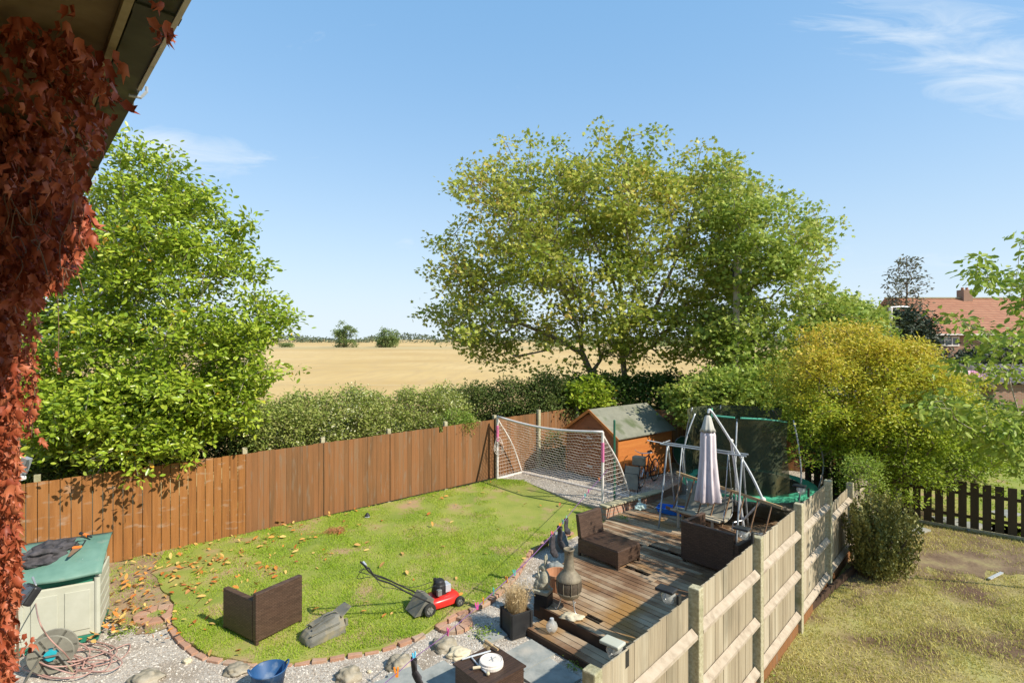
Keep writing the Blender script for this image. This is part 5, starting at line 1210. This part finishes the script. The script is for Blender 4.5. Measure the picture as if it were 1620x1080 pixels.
# ================================================================ TRAMPOLINE
tc_ = Vector((5.88, 13.6, .2)); t = T('trampoline', 'round trampoline with green pad and torn dark safety net', 'trampoline', tc_)
RR = 1.5
mb = MB(); mb.tube([(RR*math.cos(a), RR*math.sin(a), .68) for a in np.linspace(0, 2*math.pi, 41)], .022, 6, False); mb.build('frame_ring', 'steel', t)
mb = MB(); mb.lathe([(RR-.27, .70), (RR-.02, .72), (RR+.05, .70), (RR+.06, .62)], 40); mb.build('edge_pad', 'tarp', t)
mb = MB(); mb.lathe([(0, .67), (RR-.25, .685)], 40); mb.build('jump_mat', 'black', t)
for k in range(4):
    a = k*math.pi/2+.5; mb = MB(); mb.tube([(RR*math.cos(a-.15), RR*math.sin(a-.15), .66), (RR*math.cos(a-.15), RR*math.sin(a-.15), .03), (RR*math.cos(a+.15), RR*math.sin(a+.15), .03), (RR*math.cos(a+.15), RR*math.sin(a+.15), .66)], .02, 6); mb.build('leg', 'steel', t)
def tp(a, r, z): return (r*math.cos(a), r*math.sin(a), z)
for a, bow in ((R(-170), .35), (R(-122), .06), (R(-70), .1), (R(-20), .25), (R(40), .2), (R(95), .15), (R(140), .1)):
    mb = MB(); mb.tube(catmull([tp(a, RR+.04, .5), tp(a, RR+.06+bow*.5, 1.2), tp(a, RR+bow*.3, 1.9), tp(a, RR-.1, 2.42)], 5), .017, 6); mb.build('net_pole', 'alu' if a < R(-100) else 'steel', t, smooth=True)
def netarc(a0, a1, z0, z1, n=24):
    mb = MB(); vs_ = []; K = 8
    for j in range(K+1):
        for i in range(n+1):
            a = a0+(a1-a0)*i/n; z = z0+(z1-z0)*j/K; r = RR-.1+.05*math.sin(i*1.1)*(1-j/K)+.04*math.sin(j*.9); vs_.append(tp(a, r, z))
    mb.add(vs_, [(j*(n+1)+i, j*(n+1)+i+1, (j+1)*(n+1)+i+1, (j+1)*(n+1)+i) for j in range(K) for i in range(n)]); return mb
netarc(R(-143), R(-77), .72, 2.42).build('safety_net', 'netd', t, smooth=True)
netarc(R(30), R(160), .72, 2.42).build('safety_net', 'netd', t, smooth=True)
for a0, a1 in ((-146, -124), (-119, -78)):
    mb = MB(); mb.tube([tp(R(a), RR-.09, 2.45+(.0 if a < -100 else -.003*(a+100))) for a in np.linspace(a0, a1, 9)], .022, 8); mb.build('foam_tube', 'mint', t)
mb = MB(); mb.tube([tp(R(-146), RR-.09, 2.40), tp(R(-146), RR-.09, 2.62)], .022, 8); mb.build('foam_tube', 'mint', t)

# ================================================================ TREES & HEDGES
# laurel
poly = [(60, 480), (110, 380), (150, 300), (195, 225), (230, 250), (262, 240), (280, 280), (330, 300), (345, 330), (390, 350), (385, 400), (420, 420), (440, 460), (455, 500), (425, 540), (432, 590), (400, 620), (395, 670),
        (340, 690), (250, 690), (200, 735), (120, 720), (60, 730), (-30, 700), (-30, 480)]
inn = [(x+(200-x)*.07, y+(500-y)*.07) for x, y in poly]
tips = np.concatenate([clumps(inn, 210, 5, 12.3, 1.6, .24, .3, .55), sample(poly, 420, 12.3, 1.5, .8), sample([(20, 600), (410, 600), (395, 675), (250, 688), (200, 725), (60, 725)], 330, 12.2, 1.2, .7),
    sample([(10, 640), (350, 640), (330, 700), (220, 738), (10, 752)], 260, 11.9, .9, .8),
    clumps([(30, 570), (260, 590), (250, 735), (30, 720)], 34, 5, 10.5, .3, .22, .3),
    clumps([(110, 590), (330, 600), (350, 650), (235, 735), (150, 700)], 16, 5, 10.9, .2, .2, .3)])
tips = tips[(tips[:, 1] > 9.7)]
sp_ = []
for (x0, y0, x1, y1) in ((262, 300, 272, 238), (320, 330, 342, 300), (375, 370, 396, 345), (400, 440, 425, 418), (425, 500, 458, 505), (300, 300, 285, 255), (195, 250, 200, 215), (225, 260, 232, 235), (420, 540, 450, 520), (410, 600, 428, 590), (200, 735, 230, 745)):
    for s_ in np.linspace(0, 1, 4): sp_.append(tuple(D(x0+(x1-x0)*s_, y0+(y1-y0)*s_, 12.0)))
tips = np.concatenate([tips, np.array(sp_)])
base = D(125, 800, 11.6); base.z = 0
plant('laurel_tree', 'big bright green laurel with glossy leaves behind the left fence', 'tree', base, tips, 'laurel', 'barkpale', 38, .135, .125, 'leaf',
      lines=[([base, base+Vector((.1, .1, 1.5)), base+Vector((.2, .3, 2.8))], None), ([base+Vector((1.3, .6, 1.6)), base+Vector((1.6, .8, 2.8))], 0), ([base+Vector((-.8, .3, 1.9))], 0)], up=.7, seg=.4, rmin=.004)
# sycamore
poly = [(672, 500), (700, 478), (705, 430), (692, 385), (730, 355), (718, 300), (745, 262), (800, 235), (840, 228), (885, 240), (950, 212), (1000, 225), (1040, 215), (1075, 245), (1110, 235), (1150, 248), (1185, 300),
        (1190, 420), (1160, 500), (1110, 560), (1060, 590), (1030, 560), (985, 575), (930, 560), (880, 530), (830, 560), (800, 575), (760, 540), (700, 540)]
inn = [(x+(930-x)*.09, y+(420-y)*.09) for x, y in poly]
tips = np.concatenate([clumps(inn, 190, 4, 21, 3.4, .5, .4, .5), sample(poly, 190, 21, 3.4, .55)])
sp_ = [tuple(D(x, y, 21+rnd.uniform(-1, 1))) for x, y in ((950, 205), (1040, 210), (948, 222), (1040, 228), (800, 225), (738, 262), (720, 296), (690, 384), (672, 500), (680, 492), (800, 578), (770, 552), (770, 572), (735, 350), (840, 220), (885, 228), (1000, 215), (1110, 232),
        (880, 600), (900, 610), (940, 600), (1000, 590), (1040, 600), (905, 590), (960, 600), (1020, 610))]
tips = np.concatenate([tips, np.array(sp_)])
tpx = 810+tips[:, 0]/tips[:, 1]*F; tpy = HY-(tips[:, 2]-CAMZ)/tips[:, 1]*F
inside = ((tpx-965)/150)**2+((tpy-510)/70)**2 < 1
tips = tips[~inside | (rng.uniform(0, 1, len(tips)) < .62)]
b0 = D(945, 620, 21); b0.z = -.1; b1 = D(1000, 620, 21.5); b1.z = -.1
def dl(*a): return [D(x, y, Y) for x, y, Y in a]
plant('sycamore_tree', 'wide spreading multi stemmed sycamore at the field edge', 'tree', b0, tips, 'syc', 'bark2', 54, .26, .16, 'maple',
      lines=[([b0]+dl((935, 590, 21), (922, 560, 21)), None), (dl((880, 535, 20.6), (820, 510, 20.2), (760, 505, 20)), 2), (dl((915, 520, 21.5), (880, 430, 21.8), (840, 360, 22)), 2),
             (dl((950, 570, 21.3), (940, 480, 21.6), (930, 380, 21.5), (925, 300, 21.2)), 1), ([b1]+dl((985, 560, 21.5), (982, 480, 21.2), (980, 400, 21), (985, 300, 21)), None),
             (dl((1010, 540, 21), (1040, 480, 20.7), (1070, 410, 20.5), (1100, 330, 20.5)), 14), (dl((1030, 550, 22), (1080, 500, 22.6), (1120, 450, 22.8)), 14)], up=.9, seg=.5, rmin=.013, alpha=.25, sag=.05)
poly = [(1130, 600), (1100, 540), (1130, 470), (1130, 380), (1120, 290), (1150, 238), (1180, 262), (1212, 268), (1240, 310), (1280, 335), (1322, 352), (1300, 395), (1326, 410), (1290, 440), (1345, 462), (1395, 490),
        (1385, 540), (1300, 600), (1250, 640), (1230, 665), (1140, 665), (1085, 620)]
inn = [(x+(1210-x)*.09, y+(460-y)*.09) for x, y in poly]
tips = np.concatenate([clumps(inn, 85, 5, 19.5, 2.2, .42, .35, .5), sample(poly, 120, 19.5, 2.2, .55)])
base = D(1170, 640, 19.8); base.z = 0
plant('maple_tree', 'lighter maple right of the sycamore around the telegraph pole', 'tree', base, tips, 'syc2', 'bark2', 54, .24, .155, 'maple',
      lines=[([base]+dl((1165, 560, 19.8), (1175, 480, 19.5), (1170, 400, 19.5), (1165, 320, 19.5)), None), (dl((1220, 470, 19.3), (1270, 420, 19.2)), 2), (dl((1190, 540, 19), (1260, 520, 18.8), (1320, 500, 18.6)), 1)], up=.9, seg=.45, rmin=.010, alpha=.25, sag=.05)
p0 = D(1165, 405, 18.3); mb = MB(); t = T('telegraph_pole', 'grey wooden telegraph pole rising inside the maple', 'pole', (p0.x, p0.y, 0))
mb.tube([(0, 0, 0), (0, 0, p0.z)], [.13, .10], 10); mb.build('shaft', 'woodold', t); MB().box(.08, .16, -.08, .0, p0.z-.6, p0.z-.35).build('junction_box', 'steel', t); MB().box(-.16, -.1, -.06, .06, p0.z-.7, p0.z-.3).build('step_iron', 'black', t)
# shrubs under trees
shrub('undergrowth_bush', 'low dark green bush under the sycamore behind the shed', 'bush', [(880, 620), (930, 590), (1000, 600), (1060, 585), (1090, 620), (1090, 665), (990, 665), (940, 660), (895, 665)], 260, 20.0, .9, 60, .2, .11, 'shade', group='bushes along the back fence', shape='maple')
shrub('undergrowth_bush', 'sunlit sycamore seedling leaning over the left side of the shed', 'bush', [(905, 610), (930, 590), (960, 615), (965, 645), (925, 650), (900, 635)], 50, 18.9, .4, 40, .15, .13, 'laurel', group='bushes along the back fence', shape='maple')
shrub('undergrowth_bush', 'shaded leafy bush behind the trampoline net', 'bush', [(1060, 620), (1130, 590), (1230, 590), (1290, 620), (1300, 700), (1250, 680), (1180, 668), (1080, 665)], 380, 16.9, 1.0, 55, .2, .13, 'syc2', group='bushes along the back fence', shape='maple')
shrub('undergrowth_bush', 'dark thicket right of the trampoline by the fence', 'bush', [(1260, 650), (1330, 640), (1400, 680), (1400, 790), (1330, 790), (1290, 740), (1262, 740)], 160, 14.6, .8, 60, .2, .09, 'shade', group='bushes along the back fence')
# golden shrub
poly = [(1235, 580), (1270, 538), (1300, 515), (1340, 508), (1385, 512), (1400, 535), (1445, 530), (1480, 560), (1530, 592), (1545, 640), (1590, 665), (1600, 705), (1560, 745), (1500, 755), (1430, 750), (1395, 775), (1340, 770), (1318, 725), (1280, 715), (1262, 670), (1240, 630)]
base = Vector((8.6, 13.4, 0))
inn = [(x+(1400-x)*.06, y+(640-y)*.06) for x, y in poly]
tips = np.concatenate([clumps(poly, 150, 7, 13.2, 1.5, .27, .3, .5), sample(poly, 300, 13.2, 1.4, .7)])
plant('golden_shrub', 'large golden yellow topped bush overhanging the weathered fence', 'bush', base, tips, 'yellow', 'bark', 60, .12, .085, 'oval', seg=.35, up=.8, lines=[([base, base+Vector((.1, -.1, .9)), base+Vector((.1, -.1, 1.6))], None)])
# conifer bush
base = W(1395, 912, 0); t = T('dwarf_conifer', 'rounded bronze green dwarf conifer beside the last fence post', 'conifer', base)
pos = []; dirs = []
for k in range(120):
    a = rnd.uniform(0, 6.28); r0 = .60*math.sqrt(rnd.random()); h = 1.55*math.sqrt(max(.1, 1-(r0/.78)**2))*rnd.uniform(.8, 1.05)
    x0, y0 = r0*math.cos(a), r0*math.sin(a)
    for j in range(125):
        s_ = rnd.uniform(.05, 1); w_ = .055*(1-s_)**.6+.006; pos.append((base.x+x0*(.65+.4*s_)+rnd.gauss(0, w_), base.y+y0*(.65+.4*s_)+rnd.gauss(0, w_), h*s_+.03)); dirs.append((x0*.3, y0*.3, 1.6))
v, f = leaf_arr(np.array(pos), rng.uniform(.04, .085, len(pos)), 'oval', 0, 0, np.array(dirs)); mesh_np('foliage', v, f, 'conif', t)
mb = MB()
for k in range(7): a = k*.9; mb.tube([(0, 0, 0), (.2*math.cos(a), .2*math.sin(a), .4), (.4*math.cos(a), .4*math.sin(a), .8)], .02, 5)
mb.build('stems', 'bark', t)
# hedges beyond left fence
Yh = lambda x: 13.3+(x-380)*.0128
shrub('hedge_bush', 'pale ivy covered hedge beside the laurel beyond the fence', 'hedge', [(375, 700), (380, 660), (410, 640), (440, 642), (470, 622), (500, 636), (530, 618), (565, 612), (585, 630), (600, 638), (600, 700), (500, 715), (400, 735)], 520, Yh, .8, 70, .14, .085, 'hedge', group='hedge along the field')
shrub('hedge_bush', 'flowering ivy hedge in the middle of the left fence', 'hedge', [(555, 640), (590, 622), (620, 640), (650, 612), (680, 622), (705, 608), (725, 628), (745, 650), (752, 690), (690, 690), (620, 700), (560, 712)], 420, Yh, .8, 70, .14, .085, 'hedge', group='hedge along the field')
shrub('hedge_bush', 'dark green hedge stretch left of the sycamore', 'hedge', [(690, 655), (715, 625), (745, 608), (775, 618), (805, 598), (835, 606), (870, 596), (905, 612), (905, 668), (780, 675), (740, 680)], 400, lambda x: 19.2+x*0, .8, 70, .18, .1, 'hedged', group='hedge along the field')
shrub('overhanging_ivy', 'bright ivy spray spilling over the fence top beside the goal', 'ivy', [(690, 660), (720, 645), (745, 660), (748, 680), (730, 688), (715, 672)], 45, 16.1, .25, 50, .1, .06, 'weed', base=(-1.6, 16.6, .5))
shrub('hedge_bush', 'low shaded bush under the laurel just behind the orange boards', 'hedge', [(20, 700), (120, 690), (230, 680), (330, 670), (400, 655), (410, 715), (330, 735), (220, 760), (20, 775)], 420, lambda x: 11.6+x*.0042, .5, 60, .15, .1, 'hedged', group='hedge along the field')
# rough grass strip between hedge and field
n = 70000; x = rng.uniform(-9, 9, n); tt = rng.uniform(0, 1, n); y = 10.7+(x+7.9)*.80+2.0+tt*4.5; h = rng.uniform(.1, .5, n)*(.6+.4*np.sin(x*1.3)**2); th = rng.uniform(0, 3.14, n)
ba = np.stack([x-np.cos(th)*.01, y-np.sin(th)*.01, x*0-.12], 1); bb = np.stack([x+np.cos(th)*.01, y+np.sin(th)*.01, x*0-.12], 1); bc = np.stack([x+rng.normal(size=n)*.1, y+rng.normal(size=n)*.1, h], 1)
M['verge'] = mat('verge_grass', [(.24, .24, .07), (.36, .32, .11), (.48, .40, .17)], .6, island=.5, trans=.2)
o = mesh_np('verge_grass', np.stack([ba, bb, bc], 1).reshape(-1, 3), np.arange(3*n).reshape(-1, 3), 'verge'); tagp(o, 'tall dry grass verge between the hedge and the field', 'grass', kind='stuff')
# far trees
for poly, lab in (([(526, 522), (535, 510), (548, 509), (560, 520), (560, 535), (563, 547), (535, 549), (533, 538)], 'left one of two lone trees in the stubble field'), ([(597, 530), (605, 519), (620, 520), (630, 528), (627, 545), (618, 549), (602, 549), (597, 542)], 'right one of two lone trees in the stubble field')):
    x0 = sum(p[0] for p in poly)/len(poly); Yf = 290; base = Vector(((x0-810)/F*Yf, Yf, -.1))
    tips = clumps(poly, 34, 3, Yf, 4, .9, .5); plant('field_tree', lab, 'tree', base, tips, 'oak', 'bark', 45, .75, .9, 'oval', group='lone trees in the field', seg=1.5, rmin=.05)
n = 26000; x = rng.uniform(-620, 1400, n); y = 640+rng.uniform(0, 60, n)
hh = np.array([max(.2, 6.5+6*noise.noise(Vector((a*.012, 3, 0)))+5*noise.noise(Vector((a*.05, 7, 0)))) for a in x])
pos = np.stack([x, y, rng.uniform(0, 1, n)**.7*hh], 1); v, f = leaf_arr(pos, rng.uniform(2, 4, n), 'oval', 0); o = mesh_np('distant_trees', v, f, 'wood_far'); tagp(o, 'distant line of trees along the horizon', 'treeline', kind='stuff')
n = 7000; x = rng.uniform(15, 190, n); kk = np.array([noise.noise(Vector((a*.08, 9, 0))) for a in x]) > -.1; x = x[kk]; n = len(x); y = 330+rng.uniform(0, 12, n)
hh = np.array([3.2+2.5*noise.noise(Vector((a*.15, 1, 0))) for a in x]); pos = np.stack([x, y, rng.uniform(0, 1, n)*hh], 1); v, f = leaf_arr(pos, rng.uniform(.9, 1.6, n), 'oval', 0); o = mesh_np('field_hedgerow', v, f, 'oak'); tagp(o, 'scrubby hedgerow across the middle of the field', 'hedgerow', kind='stuff')
for px, py, s_, lab in ((455, 547, 1.6, 'tiny bush in the field by the laurel'),):
    c = D(px, py, 290); tips = np.array([(c.x+rng.normal()*2.2, 290+rng.normal(), 1+rng.uniform(-.5, 1)) for _ in range(40)]); plant('field_bush', lab, 'bush', Vector((c.x, 290, -.1)), tips, 'oak', 'bark', 30, .5, .7, 'oval', seg=1)

# ================================================================ RIGHT BACKGROUND
Yb = 45; X = lambda px, Y: (px-810)/F*Y
t = T('neighbour_house', 'brick house with red tiled roof beyond the bushes at right', 'house', (X(1452, Yb), Yb, 0))
x0, x1 = X(1452, Yb), X(1900, Yb); mb = MB(); mb.box(x0+.3, x1, Yb, Yb+8, 0, 4.95); mb.build('wall', 'housebrick', t, world=True)
mb = MB(); ez, rz_ = 4.85, 8.1
mb.add([(x0, Yb-.4, ez), (x1, Yb-.4, ez), (x1, Yb+4, rz_), (x0, Yb+4, rz_), (x1, Yb+8.4, ez), (x0, Yb+8.4, ez)], [(0, 1, 2, 3), (3, 2, 4, 5), (0, 3, 5)]); mb.build('roof', 'roof', t, world=True)
mb = MB(); mb.box(x0, x1, Yb-.5, Yb-.4, ez-.1, ez+.03); mb.build('gutter', 'white', t, world=True)
mb = MB(); mb.box(x0, x1, Yb+3.9, Yb+4.1, rz_, rz_+.1); mb.build('ridge', 'concrete', t, world=True)
cx = X(1526, Yb+4); c_ = MB().box(cx-.4, cx+.4, Yb+3.6, Yb+4.4, rz_-.3, rz_+.75).build('chimney', 'housebrick', t, world=True)
mb = MB()
for q in (-.2, .2): mb.lathe([(.12, rz_+.75), (.1, rz_+.95), (.12, rz_+.97)], 10, (cx+q, Yb+4, 0))
mb.build('chimney_pot', 'terra', c_, world=True)
for pa, pb in ((1481, 1517), (1597, 1640)):
    xa, xb = X(pa, Yb), X(pb, Yb); o = MB(); z0, z1 = 3.85, 4.65
    for a, b, c, d in ((xa, xb, z0, z0+.1), (xa, xb, z1-.1, z1), (xa, xa+.1, z0+.1, z1-.1), (xb-.1, xb, z0+.1, z1-.1), (xa+(xb-xa)*.33, xa+(xb-xa)*.33+.1, z0+.1, z1-.1), (xa+(xb-xa)*.66, xa+(xb-xa)*.66+.1, z0+.1, z1-.1)): o.box(a, b, Yb-.06, Yb-.01, c, d)
    o.box(xa+(xb-xa)*.36, xa+(xb-xa)*.64, Yb-.05, Yb-.02, z0+.5, z0+.56)
    w_ = o.build('window', 'white', t, world=True); MB().box(xa+.05, xb-.05, Yb-.03, Yb-.004, z0+.05, z1-.05).build('pane', 'glass', w_, world=True)
# outbuilding
Yo = 25; xa = X(1566, Yo); t = T('brick_outbuilding', 'low brick outbuilding with mossy corrugated roof at right', 'outbuilding', (xa, Yo, 0))
MB().box(xa+.15, xa+5, Yo, Yo+3, 0, 2.35).build('wall', 'housebrick', t, world=True)
mb = MB(); nn = 60; vs_ = []
for i in range(nn+1):
    x = xa+(i/nn)*5.2; dz = .05*math.sin(i*1.6); vs_ += [(x, Yo-.25, 2.42+dz), (x, Yo+2.2, 3.15+dz)]
mb.add(vs_, [(2*i, 2*i+2, 2*i+3, 2*i+1) for i in range(nn)]); mb.build('corrugated_roof', 'asb', t, world=True, mods=[('SOLIDIFY', {'thickness': .03})])
mb = MB(); mb.add([(xa-.03, Yo-.28, 2.2), (xa-.03, Yo+2.3, 2.2), (xa-.03, Yo+2.25, 3.25), (xa-.03, Yo-.28, 2.5)], [(0, 1, 2, 3)]); mb.build('verge_board', 'render', t, world=True, mods=[('SOLIDIFY', {'thickness': .05})])
Yc = 24.3
t = T('low_shed', 'grey low shed wall with a flat dark roof below the laundry', 'shed', (X(1530, Yc), Yc+.6, 0)); MB().box(X(1520, Yc), X(1563, Yc), Yc+.5, Yc+2, 0, 2.25).build('wall', 'concrete', t, world=True); MB().box(X(1515, Yc), X(1568, Yc), Yc+.4, Yc+2.1, 2.25, 2.35).build('roof', 'fence_dark', t, world=True)
za = CAMZ-(586-HY)*Yc/F
mb = MB(); mb.tube([(X(1490, Yc), Yc, za+.02), (X(1530, Yc), Yc, za-.03), (X(1575, Yc), Yc, za+.02)], .008, 4); one('clothes_line', 'thin line holding laundry in front of the low shed', 'washing line', mb, 'steel')
gar = [((.72, .72, .68), 'white garment at the left end of the far laundry line', 1505, 11), ((.70, .74, .68), 'pale green garment on the far laundry line', 1517, 12), ((.75, .45, .55), 'pale pink garment in the middle of the far laundry line', 1530, 10),
       ((.72, .30, .48), 'rose pink garment on the far laundry line', 1541, 10), ((.68, .38, .62), 'lilac pink garment at the right end of the far laundry line', 1552, 11)]
for i, (c_, lab, px, w_) in enumerate(gar):
    M['g%d' % i] = mat('laundry_cloth', [c_, tuple(v*.9 for v in c_)], 3); mb = MB(); x_ = X(px, Yc); hw = w_/2*Yc/F*1.05; K = 7; vs_ = []
    for j in range(4):
        for q in range(K+1): vs_.append((x_-hw+2*hw*q/K, Yc+.03*math.sin(q*2+i), za-.0-j*(.13+.02*(i % 3))))
    mb.add(vs_, [(j*(K+1)+q, j*(K+1)+q+1, (j+1)*(K+1)+q+1, (j+1)*(K+1)+q) for j in range(3) for q in range(K)]); one('garment', lab, 'laundry', mb, 'g%d' % i, 'laundry on the far line', smooth=True, mods=[('SOLIDIFY', {'thickness': .01})])
# lamp column
Yl = 40; t = T('street_lamp', 'slim pale lamp column with short arm in front of the far house', 'street lamp', (X(1409, Yl), Yl, 0)); zt = CAMZ+50*Yl/F
MB().tube([(0, 0, 0), (0, 0, zt)], .12, 8).build('column', 'white', t); MB().tube([(0, 0, zt), (1.0, 0, zt+.05)], .05, 6).build('arm', 'alu', t); MB().ball((1.1, 0, zt+.02), (.3, .12, .07), 6).build('lantern', 'alu', t)
# dark conifers in front of house
for poly, Y, lab in (([(1400, 500), (1415, 492), (1440, 490), (1460, 495), (1475, 530), (1490, 560), (1500, 600), (1400, 600)], 41, 'dark evergreen mass beside the lamp column'), ([(1510, 566), (1560, 556), (1620, 558), (1680, 552), (1680, 590), (1520, 590)], 38, 'dark bushes below the windows of the far house')):
    shrub('evergreen_bush', lab, 'bush', poly, 260, Y, 2, 45, .4, .3, 'conifd', group='dark evergreens before the far house', base=(X(poly[3][0], Y), Y, 0), seg=1)
base = Vector((X(1435, 47), 47, 0)); tips = []
for k in range(75):
    h = rnd.uniform(0, 1); y = 408+h*80; wd = 6+34*min(1, h*1.6)**.8*(1 if h < .75 else .8); x = 1435+rnd.uniform(-1, 1)*wd; tips.append(tuple(D(x, y, 47+rnd.uniform(-1, 1)*wd*.05)))
plant('pine_tree', 'thin sparse pine rising above the far house roof', 'tree', base, np.array(tips), 'pine', 'bark', 13, .22, .3, 'oval', lines=[([base]+dl((1434, 490, 47), (1435, 450, 47), (1434, 405, 47)), None)], seg=.8, rmin=.02, sag=0)
shrub('field_maple_bush', 'green bush mass between the maple and the golden shrub', 'bush', [(1290, 500), (1330, 470), (1380, 484), (1396, 505), (1395, 560), (1330, 560), (1280, 540)], 150, 20, 1.0, 55, .22, .12, 'syc2', shape='maple')
shrub('garden_bush', 'green bush row beyond the picket fence', 'bush', [(1480, 640), (1550, 625), (1600, 655), (1600, 715), (1480, 720)], 260, 16.5, .8, 50, .2, .1, 'shade')
# cherry
cb_ = Vector((11.8, 8.4, 0)); polys = [([(1536, 408), (1555, 412), (1575, 440), (1600, 460), (1600, 420), (1640, 425), (1680, 470), (1620, 490), (1580, 470), (1550, 450)], 34), ([(1480, 500), (1500, 490), (1540, 505), (1600, 520), (1680, 500), (1680, 560), (1580, 560), (1540, 545)], 30),
        ([(1500, 575), (1570, 555), (1680, 560), (1680, 620), (1600, 600), (1540, 600)], 20), ([(1450, 640), (1480, 620), (1560, 640), (1640, 650), (1700, 640), (1700, 700), (1600, 740), (1570, 700), (1500, 670), (1460, 668)], 100), ([(1600, 700), (1640, 690), (1700, 750), (1620, 750)], 16), ([(1612, 365), (1630, 360), (1680, 380), (1680, 440), (1620, 390)], 8)]
tips = np.concatenate([sample(pl, n, 8.3, .7, .8) for pl, n in polys]+[np.array([tuple(D(x, y, 8.2)) for x, y in ((1700, 480), (1740, 560), (1760, 640), (1750, 700), (1800, 500), (1820, 620))])])
plant('cherry_tree', 'drooping leafy cherry branches reaching in from the right edge', 'tree', cb_, tips, 'cherry', 'barkpale', 20, .11, .11, 'leaf', lines=[([cb_, cb_+Vector((0, 0, 2)), cb_+Vector((-.3, 0, 4)), cb_+Vector((-.6, 0, 5.2))], None)], up=.3, droop=.8, seg=.3, rmin=.004, sag=-.05)
shrub('border_bush', 'bright bush spray hanging over the last fence panel', 'bush', [(1320, 745), (1350, 720), (1390, 725), (1400, 760), (1385, 780), (1350, 770)], 60, 11.2, .35, 45, .11, .05, 'cherry', base=(7.4, 11.6, 1.0), group=None)
